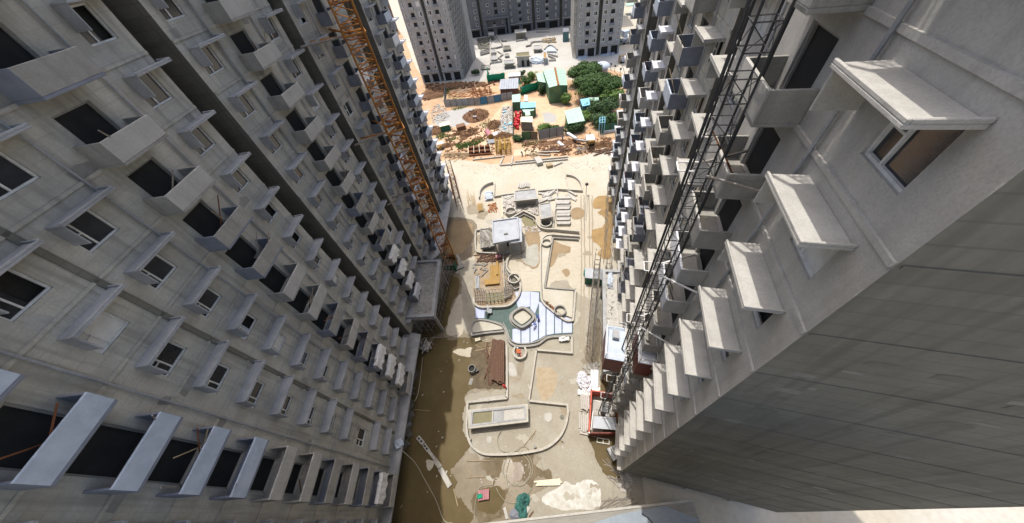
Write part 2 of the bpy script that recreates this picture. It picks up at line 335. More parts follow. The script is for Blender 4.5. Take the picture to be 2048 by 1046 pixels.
sheetpoly('puddle', [(958, 925), (985, 913), (1020, 912), (1062, 905), (1072, 930), (1100, 938), (1102, 955), (1072, 955), (1060, 975), (1045, 960), (1020, 975), (1005, 1000), (1010, 1030), (960, 1046), (944, 1010), (950, 985), (985, 965), (972, 945)], .012, mat('wet_rim', (.105, .08, .045), (.16, .125, .075), (.24, .205, .15), scale=.8, rough=.5, spec=.1), wob=.45)
sheetpoly('dry_island', [(1008, 935), (1030, 922), (1045, 935), (1040, 960), (1015, 975), (1000, 960)], .018, mat('pinkish_cement', (.34, .30, .26), (.26, .22, .18), scale=1.5), wob=.4)
sheetpoly('puddle', [(1005, 925), (1020, 915), (1030, 940), (1018, 965), (1002, 985), (985, 975), (1000, 950)], .012, mat('shallow_wet', (.17, .135, .085), (.22, .18, .12), scale=.9, rough=.3), wob=.35)
sheetpoly('puddle', [(960, 985), (990, 970), (1012, 985), (1008, 1010), (985, 1030), (955, 1020)], .012, M['mud_water'], wob=.35)

# =====================================================================
# THE TOWERS
# =====================================================================
Z0, FH = 3.6, 3.05
class Face:
    def __init__(s, p0, p1):
        s.p0 = Vector(p0); s.p1 = Vector(p1); d = s.p1 - s.p0; s.L = d.length; s.d = d.normalized(); s.n = Vector((-s.d.y, s.d.x)); s.a = math.atan2(s.d.y, s.d.x)
    def pt(s, u, v, z):
        q = s.p0 + s.d * u + s.n * v; return Vector((q.x, q.y, z))
def wall_mesh(F, z0, z1, opens, depth, rev=.28, floor_h=FH, joints=True, zbase=None):
    """front wall with real openings and reveals, plus end walls, back and roof"""
    mb = MB()
    us = sorted({0.0, F.L, *[o[0] for o in opens], *[o[1] for o in opens]}); zs = sorted({z0, z1, *[o[2] for o in opens], *[o[3] for o in opens]})
    def inside(u, z):
        for o in opens:
            if o[0] < u < o[1] and o[2] < z < o[3]: return True
        return False
    for j in range(len(zs) - 1):
        zc = (zs[j] + zs[j + 1]) / 2; k = 0
        while k < len(us) - 1:
            if inside((us[k] + us[k + 1]) / 2, zc): k += 1; continue
            e = k
            while e + 1 < len(us) - 1 and not inside((us[e + 1] + us[e + 2]) / 2, zc): e += 1
            a, b = us[k], us[e + 1]
            mb.quad(F.pt(b, 0, zs[j]), F.pt(a, 0, zs[j]), F.pt(a, 0, zs[j + 1]), F.pt(b, 0, zs[j + 1])); k = e + 1
    for a, b, c, d in opens:
        for q in ((F.pt(a, 0, c), F.pt(b, 0, c), F.pt(b, -rev, c), F.pt(a, -rev, c)), (F.pt(a, 0, d), F.pt(a, -rev, d), F.pt(b, -rev, d), F.pt(b, 0, d)),
                  (F.pt(a, 0, c), F.pt(a, -rev, c), F.pt(a, -rev, d), F.pt(a, 0, d)), (F.pt(b, 0, c), F.pt(b, 0, d), F.pt(b, -rev, d), F.pt(b, -rev, c))):
            mb.quad(*q)
    mb.quad(F.pt(0, 0, z0), F.pt(0, -depth, z0), F.pt(0, -depth, z1), F.pt(0, 0, z1))
    mb.quad(F.pt(F.L, -depth, z0), F.pt(F.L, 0, z0), F.pt(F.L, 0, z1), F.pt(F.L, -depth, z1))
    mb.quad(F.pt(0, -depth, z0), F.pt(F.L, -depth, z0), F.pt(F.L, -depth, z1), F.pt(0, -depth, z1))
    mb.quad(F.pt(0, 0, z1), F.pt(0, -depth, z1), F.pt(F.L, -depth, z1), F.pt(F.L, 0, z1))
    if joints:
        z = zbase or z0
        while z < z1 - .5:
            mb.box(F.pt(F.L / 2, .02, z), (F.L - .06, .1, .16), F.a); z += floor_h
    return mb
def win_meshes(w, h, kind='split', t=.08):
    f = MB()
    f.box((0, 0, t / 2), (w, .09, t)).box((0, 0, h - t / 2), (w, .09, t)).box((-w / 2 + t / 2, 0, h / 2), (t, .09, h - 2 * t)).box((w / 2 - t / 2, 0, h / 2), (t, .09, h - 2 * t))
    x = w * .14
    f.box((x, 0, h / 2), (t * .9, .08, h - 2 * t))
    if kind == 'split': f.box(((x + w / 2 - t) / 2 + .015, 0, h * .52), (w / 2 - t - x - .03, .075, .055))
    p = MB(); p.box((0, -.045, h / 2), (w - .04, .02, h - .04))
    return mesh_of(f, 'window_frame', M['white_paint']), mesh_of(p, 'window_pane', M['glass'])
WIN = {'n': win_meshes(1.7, 1.5), 's': win_meshes(.8, 1.5, 'plain', .13), 'f': win_meshes(1.5, 1.5, 'plain', .14)}
def pane_variant(w, h, m, half):
    p = MB(); p.box((w * .25 if half else 0, -.03, h / 2), (w * .5 if half else w - .1, .03, h - .1)); p.box((0, -.25, h / 2), (w + .2, .02, h + .2)); k = mesh_of(p, 'window_pane', [m, M['void']])
    for i in range(6, 12): k.polygons[i].material_index = 1
    return k
PANES = {k: [pane_variant(w, h, M['wood'], True), pane_variant(w, h, M['bal_pale'], True), pane_variant(w, h, M['sheet'], False), pane_variant(w, h, M['glass'], True)] for k, w, h in (('n', 1.7, 1.5), ('s', .8, 1.5), ('f', 1.5, 1.5))}
def door_meshes(w, h):
    f = MB(); t = .09
    f.box((0, 0, h - t / 2), (w, .1, t)).box((-w / 2 + t / 2, 0, (h - t) / 2), (t, .1, h - t)).box((w / 2 - t / 2, 0, (h - t) / 2), (t, .1, h - t))
    p = MB(); p.box((0, -.05, h / 2), (w - .04, .02, h - .04))
    return mesh_of(f, 'door_frame', M['conc']), mesh_of(p, 'door_pane', M['void'])
DOOR = {'n': door_meshes(2.0, 2.2), 'f': door_meshes(1.6, 2.2)}
def balcony_mesh(w, d, front, side, h=1.05):
    b = MB(); t = .11
    b.box((0, d / 2, -.07), (w, d, .14))
    b.box((-w / 2 + t / 2, d / 2 - t / 2, h / 2), (t, d - t, h)).box((w / 2 - t / 2, d / 2 - t / 2, h / 2), (t, d - t, h))
    b.box((0, d - t / 2, h / 2), (w, t, h))
    me = mesh_of(b, 'balcony', [side, front])
    for p in me.polygons:
        if p.center.y > d - t * 1.02 and abs(p.center.x) < w * .49 and p.center.z > .02: p.material_index = 1
    return me
BAL = [balcony_mesh(3.1, 1.35, M['conc_light'], M['conc']), balcony_mesh(3.1, 1.35, M['bal_pale'], M['bal_blue']),
       balcony_mesh(3.1, 1.35, M['conc'], M['bal_blue']), balcony_mesh(3.1, 1.35, M['white'], M['conc_light'], 1.2)]
BALF = [balcony_mesh(2.0, .5, M['far_wall'], M['far_wall'], .9), balcony_mesh(2.0, .5, M['bal_blue'], M['far_wall'], .9)]
def shade_mesh(m, w=2.8, d=.85):
    b = MB(); b.box((0, d / 2, 0), (w, d, .1)); b.box((0, d - .04, .1), (w, .08, .1)); b.box((-w / 2 + .04, d / 2 - .04, .1), (.08, d - .08, .1)); b.box((w / 2 - .05, d / 2 - .04, -.55), (.08, d * .9, 1.0))
    return mesh_of(b, 'sun_shade', m)
SHADE = {'g': shade_mesh(M['slab_grey']), 'b': shade_mesh(M['conc_light'], 3.1, 1.15), 'w': shade_mesh(M['white'], 2.5, 1.15), 'f': None}
def unit(F, u0, L, bld, floors, opens, shades=('g', 'g'), bals=(0,), wk=('n', 'n'), far=False, z0=Z0, seed=0, shoff=-.45):
    rnd = random.Random(seed)
    wsz = {'n': (1.7, 1.5), 's': (.8, 1.5), 'f': (1.5, 1.5)}
    cols = [(u0 + L * .14, wk[0], shades[0]), (u0 + L * .86, wk[1], shades[1])]; uc = u0 + L * .5
    dk = 'f' if far else 'n'; dw = 1.6 if far else 2.0
    for i in range(floors):
        z = z0 + i * FH
        for u, k, sh in cols:
            if not far and rnd.random() < .05: sh = None
            w, h = wsz[k]; zs = z + .85
            opens.append((u - w / 2, u + w / 2, zs, zs + h))
            fr = inst('window', WIN[k][0], F.pt(u, -.13, zs), F.a, bld)
            pn = bpy.data.objects.new('pane', WIN[k][1] if rnd.random() < .7 else rnd.choice(PANES[k])); addcol(pn); pn.parent = fr
            if sh and SHADE.get(sh): inst('sun_shade', SHADE[sh], F.pt(u + shoff, .003, zs + h + .14), F.a, bld)
        opens.append((uc - dw / 2, uc + dw / 2, z + .12, z + 2.32))
        fr = inst('balcony_door', DOOR[dk][0], F.pt(uc, -.14, z + .12), F.a, bld)
        pn = bpy.data.objects.new('opening', DOOR[dk][1]); addcol(pn); pn.parent = fr
        me = BALF[rnd.choice((0, 1))] if far else BAL[rnd.choice(bals)]
        inst('balcony', me, F.pt(uc, .003, z + .12), F.a, bld)
NF = 17; ZT = 57.0
# ---- tower on the left of the court ----
tl = thing('apartment_tower', 'raw concrete tower along the shaded muddy side of the court, tied to the yellow crane', 'tower', (-24, 30, 0))
blocksL = [((-18.6, 23.4), (-20.9, -14.0)), ((-16.85, 37.1), (-18.39, 25.5)), ((-14.8, 51.6), (-16.5, 39.2)), ((-12.3, 66.2), (-13.8, 55.7))]
shL = []
facesL = []
for bi, (a, b) in enumerate(blocksL):
    F = Face(a, b); facesL.append(F); op = []
    if bi == 0:
        LL = 12.0
        unit(F, 0, LL, tl, NF, op, ('g', 'g'), (0, 0, 2), seed=1); unit(F, LL + .3, LL, tl, NF, op, ('g', 'g'), (0, 1, 2), seed=2)
        mb = MB()
        for z in range(1): mb.box(F.pt(LL + .15, .03, (Z0 + ZT) / 2), (.3, .08, ZT - Z0), F.a)
        mb.build('joint_strip', M['conc_dark'], tl)
    elif bi == 2: unit(F, 0, F.L, tl, NF, op, ('g', 'g'), (1, 2, 2, 0), seed=4)
    elif bi == 3: unit(F, 0, F.L, tl, NF, op, ('w', 'g'), (1, 1, 3), seed=5)
    else: unit(F, 0, F.L, tl, NF, op, ('g', 'g'), (0, 0, 2), seed=3)
    m = [M['conc_beige'], M['conc_beige'], M['conc_beige'], M['conc_light']][bi]
    wm = wall_mesh(F, Z0, ZT, op, 14, joints=True)
    wo_ = wm.build('wall', m, tl, mats=[m, M['conc_dark']])
    # shaft side facing the court's near end is smooth formwork concrete
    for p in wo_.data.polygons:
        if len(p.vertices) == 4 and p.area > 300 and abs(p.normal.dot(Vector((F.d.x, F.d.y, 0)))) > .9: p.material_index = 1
    # floor pour joints on the shaft wall
    for i in range(NF): MB().box(F.pt(F.L + .012, -3.0, Z0 + i * FH), (.03, 5.6, .05), F.a).build('pour_joint', M['conc_dark'], tl)
mb = MB()
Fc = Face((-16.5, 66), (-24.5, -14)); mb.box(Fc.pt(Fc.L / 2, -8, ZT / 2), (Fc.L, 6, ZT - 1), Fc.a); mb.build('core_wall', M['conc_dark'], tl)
# podium and its projecting ledge
pod = MB(); led = MB(); dk = MB()
outer = [P2(748, 1250, 3.6), P2(780, 1046, 3.6), P2(819, 800, 3.6), P2(840.5, 668, 3.6)]
inner = [(-22.4, -14), (-20.5, -4), (-20.34, 2.4), (-18.7, 23.4), (-18.2, 26.0)]
led.prism(outer + [(-19.6, 26.2), (-22.5, 0), (-24, -16)], 3.25, 3.56)
led.path(outer, .12, 3.56, 3.68)
led.build('ledge', M['slab_grey'], tl)
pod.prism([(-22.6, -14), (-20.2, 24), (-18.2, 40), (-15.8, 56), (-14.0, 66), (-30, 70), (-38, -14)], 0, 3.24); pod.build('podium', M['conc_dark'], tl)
ob = MB(); far_out = [P2(884, 505, 3.6), P2(897, 425, 3.6), P2(905, 385, 3.6)]
ob.prism(far_out + [(-13.0, 67.2), (-15.5, 55), (-17.0, 40)], 3.25, 3.56); ob.build('ledge', M['slab_grey'], tl)
for i in range(16):
    y = -12 + i * 2.6
    if y > 26: break
    x = -21.6 + .09 * y + 1.0
    dk2 = MB(); dk2.box((x, y, 1.6), (.3, .3, 3.25)); dk2.build('column', M['conc'], tl)
# ---- tower on the right ----
tr = thing('apartment_tower', 'long raw concrete tower along the sunlit side of the court, black hoist mast against it', 'tower', (20, 25, 0))
blocksR = [((7.9, 2.94), (13.6, 17.0)), ((14.3, 18.6), (18.35, 29.9)), ((18.9, 31.9), (23.0, 43.6)), ((22.97, 46.1), (26.6, 57.0))]
cfgR = [(('b', 'b'), (0, 0, 3)), (('b', 'b'), (0, 1, 2)), (('w', 'g'), (1, 3, 1)), (('g', 'w'), (2, 1, 0))]
facesR = []
for bi, (a, b) in enumerate(blocksR):
    F = Face(a, b); facesR.append(F); op = []
    unit(F, 0, F.L, tr, NF, op, cfgR[bi][0], cfgR[bi][1], seed=10 + bi, shoff=.4)
    m = [M['conc_light'], M['conc_beige'], M['conc_light'], M['conc_light']][bi]
    zb = Z0
    wo_ = wall_mesh(F, zb, ZT, op, 15).build('wall', m, tr, mats=[m, M['conc_dark']])
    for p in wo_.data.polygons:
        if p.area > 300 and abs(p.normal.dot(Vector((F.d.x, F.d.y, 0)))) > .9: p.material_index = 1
    for i in range(NF): MB().box(F.pt(-.012, -5.0 if bi else -7.5, Z0 + i * FH), (.03, 9.6 if bi else 14.8, .09), F.a).build('pour_joint', M['conc_dark'], tr)
F0 = facesR[0]
mb = MB(); mb.box(F0.pt(30, -11, ZT / 2), (52, 6, ZT - 1), F0.a); mb.build('core_wall', M['conc_dark'], tr)
mb = MB(); mb.prism([F0.pt(.0, .55, 0)[:2], F0.pt(15.5, .55, 0)[:2], F0.pt(15.5, -15, 0)[:2], F0.pt(0, -15, 0)[:2]], 3.3, 3.57); mb.build('ledge', M['conc_light'], tr)
mb = MB()
for F in facesR[1:]: mb.prism([F.pt(-1.2, -.02, 0)[:2], F.pt(F.L + 1.0, -.02, 0)[:2], F.pt(F.L + 1, -15, 0)[:2], F.pt(-1.2, -15, 0)[:2]], 0, 3.57)
mb.build('podium', M['conc'], tr)
mb = MB(); mb.prism([F0.pt(3.5, -.3, 0)[:2], F0.pt(15.4, -.3, 0)[:2], F0.pt(15.4, -14.6, 0)[:2], F0.pt(3.5, -14.6, 0)[:2]], 0, 3.29); mb.build('podium', M['conc_dark'], tr)
for u, v in ((.5, -3.0), (.5, -7.5), (.5, -12), (.5, -.3)):
    mb = MB(); mb.box(F0.pt(u, v, 1.64), (.45, .45, 3.29), F0.a); mb.build('column', M['conc_light'], tr)
rnd = random.Random(321)
for bld, fcs in ((tl, facesL), (tr, facesR)):
    for F in fcs:
        us_ = [F.L * .30, F.L * .72] if F.L < 20 else [3.6, 8.6, 15.9, 20.9]
        for u in us_:
            MB().tube(F.pt(u, .12, Z0), F.pt(u, .12, ZT), .06, 6).build('drain_pipe', M['slab_grey'], bld)
        for k in range(int(F.L * 1.1)):
            i = rnd.randrange(NF); uc = rnd.choice([F.L * .5] if F.L < 20 else [6.0, 18.3]); z = Z0 + i * FH + .2
            a = F.pt(uc + rnd.uniform(-1.2, 1.2), .6, z + .1); b = F.pt(uc + rnd.uniform(-1.6, 1.6), rnd.uniform(1.2, 1.9), z + rnd.uniform(1.2, 2.4)); MB().tube(a, b, .035, 5).build('prop_pole', M[rnd.choice(('wood', 'steel', 'rust'))], bld)
        for k in range(int(F.L * 2.2)):
            u = rnd.uniform(.4, F.L - .8); z = Z0 + rnd.randrange(NF) * FH + rnd.choice((.12, 2.55)); w = rnd.uniform(.4, 1.6)
            q = [F.pt(u + w * dx + rnd.uniform(-.1, .1), .006 + .002 * (k % 5), z + rnd.uniform(.3, .5) * dz + rnd.uniform(-.06, .06)) for dx, dz in ((1, 0), (.4, -.3), (0, 0), (0, 1), (.5, 1.3), (1, 1))]
            MB().quad(*q).build('plaster_patch', M[rnd.choice(('conc_light', 'conc', 'kerb_grey'))], bld)
PATCHM = [mat('old_patch', (.235, .23, .2), (.19, .185, .165)), mat('dark_patch', (.13, .125, .105), (.16, .155, .135))]
for k in range(70):
    u = rnd.uniform(-14, -.6); z = rnd.uniform(Z0 + 1, 36); w, h = rnd.uniform(.2, .9), rnd.uniform(.1, .5)
    q = [F0.pt(-.006 - .001 * (k % 6), u + w * a, z + h * b) for a, b in ((0, 0), (1 + rnd.uniform(-.1, .1), .1), (1, 1), (.5, 1.25), (0, .9))]
    MB().quad(*q).build('plaster_patch', PATCHM[k % 2], tr)
# ---- canopy roofs over the two entrances ----
def canopy(name, label, pix, roofmat, z=6.5):
    c = sum((P(*p, z) for p in pix), Vector()) / len(pix)
    t = thing(name, label, 'canopy', (c.x, c.y, 0)); pts = [P2(*p, z) for p in pix]
    MB().prism(pts, z - .75, z - .45).build('roof_slab', roofmat, t)
    cen = Vector((c.x, c.y)); ins = [tuple(Vector(p) + (cen - Vector(p)).normalized() * .42) for p in pts]
    MB().path(ins, .5, z - .9, z, True).build('parapet', M['slab_grey'], t)
    for k in range(4):
        a = Vector(ins[k]) + (cen - Vector(ins[k])) * .12; cm = MB(); cm.box((a.x, a.y, (z - .9) / 2), (.4, .4, z - .9)); cm.build('column', M['conc'], t)
    return t
can_l = canopy('entrance_canopy', 'flat entrance canopy with rubble-strewn grey roof beside the yellow crane base', [(880, 517), (866, 634), (807, 637), (830, 520)], M['rough_roof'])
can_r = canopy('entrance_canopy', 'flat entrance canopy with pale roof and blue sheets, behind tall scaffolding', [(1207, 537), (1210, 745), (1262, 740), (1250, 538)], M['conc_light'])
# loose debris on the canopy roofs
def scatter(name, pix, z, n, m, smin, smax, label=None, cat=None, kind='stuff', hmax=None, parent=None, seed=1):
    rnd = random.Random(seed); pts = [Vector(P2(*p, z)) for p in pix]; mb = MB()
    xs = [p.x for p in pts]; ys = [p.y for p in pts]
    def ins(x, y):
        c = False; j = len(pts) - 1
        for i in range(len(pts)):
            if (pts[i].y > y) != (pts[j].y > y) and x < (pts[j].x - pts[i].x) * (y - pts[i].y) / (pts[j].y - pts[i].y) + pts[i].x: c = not c
            j = i
        return c
    k = 0; tries = 0
    while k < n and tries < n * 30:
        tries += 1; x = rnd.uniform(min(xs), max(xs)); y = rnd.uniform(min(ys), max(ys))
        if not ins(x, y): continue
        a = rnd.uniform(smin, smax); b = a * rnd.uniform(.25, 1); h = (hmax or a * .5) * rnd.uniform(.3, 1)
        rot = Matrix.Rotation(rnd.uniform(0, 6.3), 3, 'Z') @ Matrix.Rotation(rnd.uniform(-.25, .25), 3, 'X')
        mb.box((x, y, z + h * .4), (a, b, h), rot=rot); k += 1
    o = mb.build(name, m, parent); tag(o, label, cat, None, kind); return o
scatter('roof_rubble', [(876, 522), (862, 628), (815, 630), (836, 524)], 6.05, 260, M['debris'], .06, .3, 'loose rubble on the grey canopy roof', None, seed=3)
scatter('roof_litter', [(1212, 545), (1212, 640), (1245, 650), (1240, 545)], 6.05, 90, M['conc_light'], .1, .35, 'litter on the pale canopy roof', None, seed=4)
def drape(name, label, pix, z, m, th=.12, seed=0, cat='sheet', sub=7, amp=.12):
    rnd = random.Random(seed); p = [P(*q, z) for q in pix]; mb = MB(); N = sub
    for i in range(N + 1):
        for j in range(N + 1):
            a = p[0].lerp(p[1], i / N); b = p[3].lerp(p[2], i / N); q = a.lerp(b, j / N)
            v = noise.noise_vector(q * 2.3 + Vector((seed, 0, 0)))
            mb.v.append((q.x + v.x * amp, q.y + v.y * amp, z + .05 + abs(v.z) * th * 2))
    for i in range(N):
        for j in range(N): a = i * (N + 1) + j; mb.f.append((a, a + 1, a + N + 2, a + N + 1))
    o = mb.build(name, m, None, True); tag(o, label, cat)
    s = o.modifiers.new('s', 'SOLIDIFY'); s.thickness = .02; return o
drape('plastic_sheet', 'crumpled pale blue plastic on the far end of the pale canopy roof', [(1216, 548), (1226, 546), (1224, 575), (1214, 572)], 6.05, M['bal_pale'], seed=3, amp=.25, th=.3)
drape('plastic_sheet', 'grey blue plastic bundle at the outer edge of the pale canopy roof', [(1214, 566), (1226, 568), (1225, 578), (1215, 577)], 6.05, M['bal_blue'], seed=5, amp=.2, th=.3)
drape('white_sheet', 'small white sheet lying on the rubble of the canopy beside the crane', [(832, 571), (840, 570), (840, 576), (833, 576)], 6.1, M['sheet'], seed=6)
o = MB().tube(P(1240, 560, 6.2), P(1248, 541, 6.4), .12, 8).build('pipe', M['conc']); tag(o, 'short grey pipe leaning on the far corner of the pale canopy roof', 'pipe')
# ---- white sheets over balcony fronts on the left tower ----
def hang_sheet(F, u, z, label, seed, m=None):
    rnd = random.Random(seed); mb = MB(); N, K = 12, 9; w = 2.7
    for i in range(N + 1):
        for j in range(K + 1):
            uu = -w / 2 + w * i / N; t = j / K
            if t < .22: v = 1.0 + t / .22 * .38; zz = 1.12
            else: v = 1.40; zz = 1.12 - (t - .22) * 1.75 * (1 + .15 * math.sin(i * 1.3 + seed))
            nn = noise.noise_vector(Vector((uu * 1.9, zz * 1.9, seed * 3.3)))
            mb.v.append(tuple(F.pt(u + uu + nn.x * .07, v + .02 + abs(nn.y) * .22, z + .12 + zz + nn.z * .07)))
    for i in range(N):
        for j in range(K): a = i * (K + 1) + j; mb.f.append((a, a + 1, a + K + 2, a + K + 1))
    o = mb.build('white_sheet', m or M['sheet'], None); tag(o, label, 'sheet')
    s = o.modifiers.new('s', 'SOLIDIFY'); s.thickness = .02
FB, FA, FC = facesL[1], facesL[0], facesL[2]
for k, w in enumerate(['lowest', 'second from bottom', 'third from bottom', 'fourth from bottom']):
    hang_sheet(FB, FB.L / 2, Z0 + (k + 1) * FH, 'crumpled white sheet over a balcony above the rubble-strewn canopy, %s of four' % w, k)
for k, w in enumerate(['lowest', 'middle', 'topmost']):
    hang_sheet(FA, 6.0, Z0 + (k + 1) * FH, 'white sheet over a balcony above the near ledge, %s of three' % w, k + 9)
hang_sheet(FA, 18.3, Z0 + 1 * FH, 'white sheet bundled over a low balcony at the near end of the left tower', 21)
hang_sheet(FC, FC.L / 2, Z0 + 10 * FH, 'dirty white sheet on a high balcony behind the yellow crane', 31)
drape('white_sheet', 'pale blue sheet folded over the near ledge of the left tower', [(786, 884), (803, 876), (809, 890), (795, 900)], 3.7, M['bal_pale'], seed=8, amp=.1, th=.2)
# ---- own building under the camera ----
ow = thing('concrete_ledge', 'streaked grey concrete ledge with a blue sheet across the bottom right of the picture', 'ledge', (3, -2, 3.6))
a = Vector(P2(1000, 1042, 3.6)); b = Vector(P2(1322, 1005, 3.6)); dd = (b - a).normalized(); nn = Vector((dd.y, -dd.x))
a0 = a - dd * 20; b0 = b + dd * 3.2
MB().prism([tuple(a0), tuple(b0), tuple(b0 + nn * 4.5), tuple(a0 + nn * 4.5)], 3.2, 3.6).build('ledge_slab', mat('streaked_ledge', (.30, .295, .27), (.22, .215, .195), scale=1.5, fine=.7, stretch=(.4, 3, 1)), ow)
MB().path([tuple(a0 + nn * .12), tuple(b0 + nn * .12)], .2, 3.6, 3.72).build('ledge_lip', M['conc_light'], ow)
MB().prism([tuple(a0 + nn * 3.4), tuple(b0 + nn * 3.4), tuple(b0 + nn * 14), tuple(a0 + nn * 14)], 3.601, 30).build('wall', M['conc'], ow)
o = MB().prism([P2(1180, 1048, 3.6), P2(1240, 1028, 3.6), P2(1330, 1012, 3.6), P2(1400, 1040, 3.6), P2(1250, 1090, 3.6)], 3.61, 3.64).build('blue_sheet', mat('dull_blue_sheet', (.27, .32, .37), (.24, .28, .33))); tag(o, 'pale blue sheet lying flat on the concrete ledge', 'sheet')
o = MB().hose([P(1284, 1027, 3.66), P(1296, 1036, 3.66), P(1306, 1046, 3.66), P(1314, 1056, 3.66)], .05).build('black_cable', M['black_steel']); tag(o, 'black cable lying across the pale blue sheet', 'cable')

# ---- far towers ----
def far_tower(label, p_right, p_left, depth, units, floors, wallmat, top, gf_open=True, cols=None):
    F = Face(p_right, p_left); c = F.pt(F.L / 2, -depth / 2, 0); t = thing('apartment_tower', label, 'tower', (c.x, c.y, 0)); op = []
    gap = 1.5; L = (F.L - gap * (units - 1)) / units
    # each unit a wall of its own, dark shaft between
    for k in range(units):
        G = Face(tuple(F.pt(k * (L + gap), 0, 0)[:2]), tuple(F.pt(k * (L + gap) + L, 0, 0)[:2])); op = []
        unit(G, 0, L, t, floors, op, (None, None), wk=(('s', 'f') if k % 2 else ('f', 's')) if False else (('f', 's') if k % 2 == 1 else ('s', 'f')), far=True, z0=4.2, seed=hash(label) % 97 + k if False else k * 7 + len(label))
        wall_mesh(G, 4.2, top, op, depth, rev=.2).build('wall', wallmat, t)
        for a_, b_ in ((.5, L * .45), (L * .55, L - .5)):
            pm = MB()
        op2 = [(L * .08, L * .42, .05, 3.2), (L * .58, L * .92, .05, 3.2)]
        wall_mesh(G, 0.0, 4.19, op2, depth - .1, rev=.6, joints=False).build('podium', wallmat, t)
        for o_ in op2:
            q = MB(); q.box(G.pt((o_[0] + o_[1]) / 2, -.62, 1.65), (o_[1] - o_[0], .04, 3.2), G.a); q.build('opening', M['void'], t)
        q = MB(); q.box(G.pt(L / 2, .3, 4.05), (L, .8, .18), G.a); q.build('ledge', M['conc_light'], t)
    for k in range(units - 1):
        q = MB(); q.box(F.pt(k * (L + gap) + L + gap / 2, -2.2, top / 2), (gap, .3, top), F.a); q.build('shaft_wall', M['conc_dark'], t)
    return t, F
ftl, FTL = far_tower('grey tower with white-framed windows standing left of the far yard', (-6.5, 150.6), (-24.6, 155.4), 30, 2, 12, M['far_wall'], 57)
ftr, FTR = far_tower('grey tower with white-framed windows standing behind the big tree', (62.4, 146.8), (44.8, 150.7), 30, 2, 12, M['far_wall'], 57)
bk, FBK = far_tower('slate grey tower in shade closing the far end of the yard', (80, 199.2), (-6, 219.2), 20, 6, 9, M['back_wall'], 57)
# ragged scaffold on the sides of the far towers that face the yard
def scaffold(label, a, b, z1, bay=1.8, lift=2.0, depth=1.1, m='steel', r=.035, z0=0, braces=True, boards=0, seed=0):
    a = Vector(a); b = Vector(b); d = b - a; L = d.length; d = d.normalized(); n = Vector((-d.y, d.x)); rnd = random.Random(seed)
    t = thing('scaffolding', label, 'scaffolding', (a.x, a.y, z0)); st = MB(); hz = MB(); br = MB(); bo = MB(); nb = max(1, round(L / bay)); nl = max(1, round((z1 - z0) / lift))
    for i in range(nb + 1):
        p = a + d * L * i / nb
        for k in (0, 1):
            q = p + n * depth * k; st.tube((q.x, q.y, z0), (q.x + rnd.uniform(-.05, .05), q.y, z1 + rnd.uniform(-.3, .8)), r, 5)
        for j in range(1, nl + 1):
            z = z0 + (z1 - z0) * j / nl; q = p + n * depth; hz.tube((p.x, p.y, z), (q.x, q.y, z), r * .8, 4)
    for j in range(1, nl + 1):
        z = z0 + (z1 - z0) * j / nl
        for k in (0, 1):
            p = a + n * depth * k - d * .3; q = b + n * depth * k + d * .3; hz.tube((p.x, p.y, z), (q.x, q.y, z), r * .8, 4)
        if boards and rnd.random() < boards:
            i = rnd.randrange(nb); p = a + d * L * (i + .5) / nb + n * depth / 2; bo.box((p.x, p.y, z + .04), (L / nb, .5, .04), math.atan2(d.y, d.x))
    if braces:
        for i in range(0, nb):
            for j in range(0, nl):
                if (i + j) % 2: continue
                p = a + d * L * i / nb; q = a + d * L * (i + 1) / nb
                br.tube((p.x, p.y, z0 + (z1 - z0) * j / nl), (q.x, q.y, z0 + (z1 - z0) * (j + 1) / nl), r * .7, 4)
    tag(st.build('standards', M[m], t), kind='stuff'); tag(hz.build('ledgers', M[m], t), kind='stuff')
    if br.v: tag(br.build('braces', M[m], t), kind='stuff')
    if bo.v: tag(bo.build('boards', M['wood'], t), kind='stuff')
    return t
scaffold('tall ragged scaffold on the yard side of the grey tower left of the yard', (-5.4, 151.5), (.5, 178), 34, 2.2, 2, 1.4, 'black_steel', .07, seed=1, boards=.9)
scaffold('tall pale scaffold on the yard side of the tower behind the tree', (43.6, 152), (49.5, 178), 34, 2.2, 2, -1.4, 'conc_light', .09, seed=2, boards=.9)
for k in range(16):
    y = 153 + k * 1.6; q = MB()
    q.box((44.0 + (y - 152) * .23, y, 8 + (k * 7) % 25), (.9, 1.3, .8)); q.build('hanging_board', M['conc_light'], ftr)
# entrance portal of the back tower
po = thing('entrance_portal', 'projecting grey portal block with a wide dark doorway in the far shaded tower', 'portal', (16, 214, 0))
G = Face((23.6, 211.4), (9.8, 214.8))
wall_mesh(G, 0, 57, [(1.2, G.L - 1.2, .05, 7.2)] + [(G.L * f_ - .75, G.L * f_ + .75, 10.2 + i * FH, 11.7 + i * FH) for i in range(6) for f_ in (.2, .8)] + [(G.L * .5 - 1, G.L * .5 + 1, 9.6 + i * FH, 11.6 + i * FH) for i in range(6)], 1.9, rev=.4).build('wall', M['back_wall'], po)
q = MB(); q.box(G.pt(G.L / 2, -1.6, 3.6), (G.L - 2, .1, 7), G.a); q.build('opening', M['void'], po)
for i in range(6):
    for f_ in (.2, .8):
        fr = inst('window', WIN['f'][0], G.pt(G.L * f_, -.13, 10.2 + i * FH), G.a, po); pn = bpy.data.objects.new('pane', WIN['f'][1]); addcol(pn); pn.parent = fr
    q = MB(); q.box(G.pt(G.L / 2, -.38, 10.6 + i * FH), (2, .04, 2), G.a); q.build('opening', M['void'], po)
q = MB(); q.box(G.pt(G.L / 2, .6, 8), (G.L + .6, 1.6, .5), G.a); q.build('canopy', M['back_wall'], po)
for k in range(5):
    q = MB(); q.box(G.pt(3 + k * 1.9, -1.5, 4.6 + .3 * (k % 2)), (1.2, .06, .9), G.a); q.build('painted_sunlit_shape', M['cream_roof'], po)  # cream boxes paint in the sunlit shapes seen through the doorway
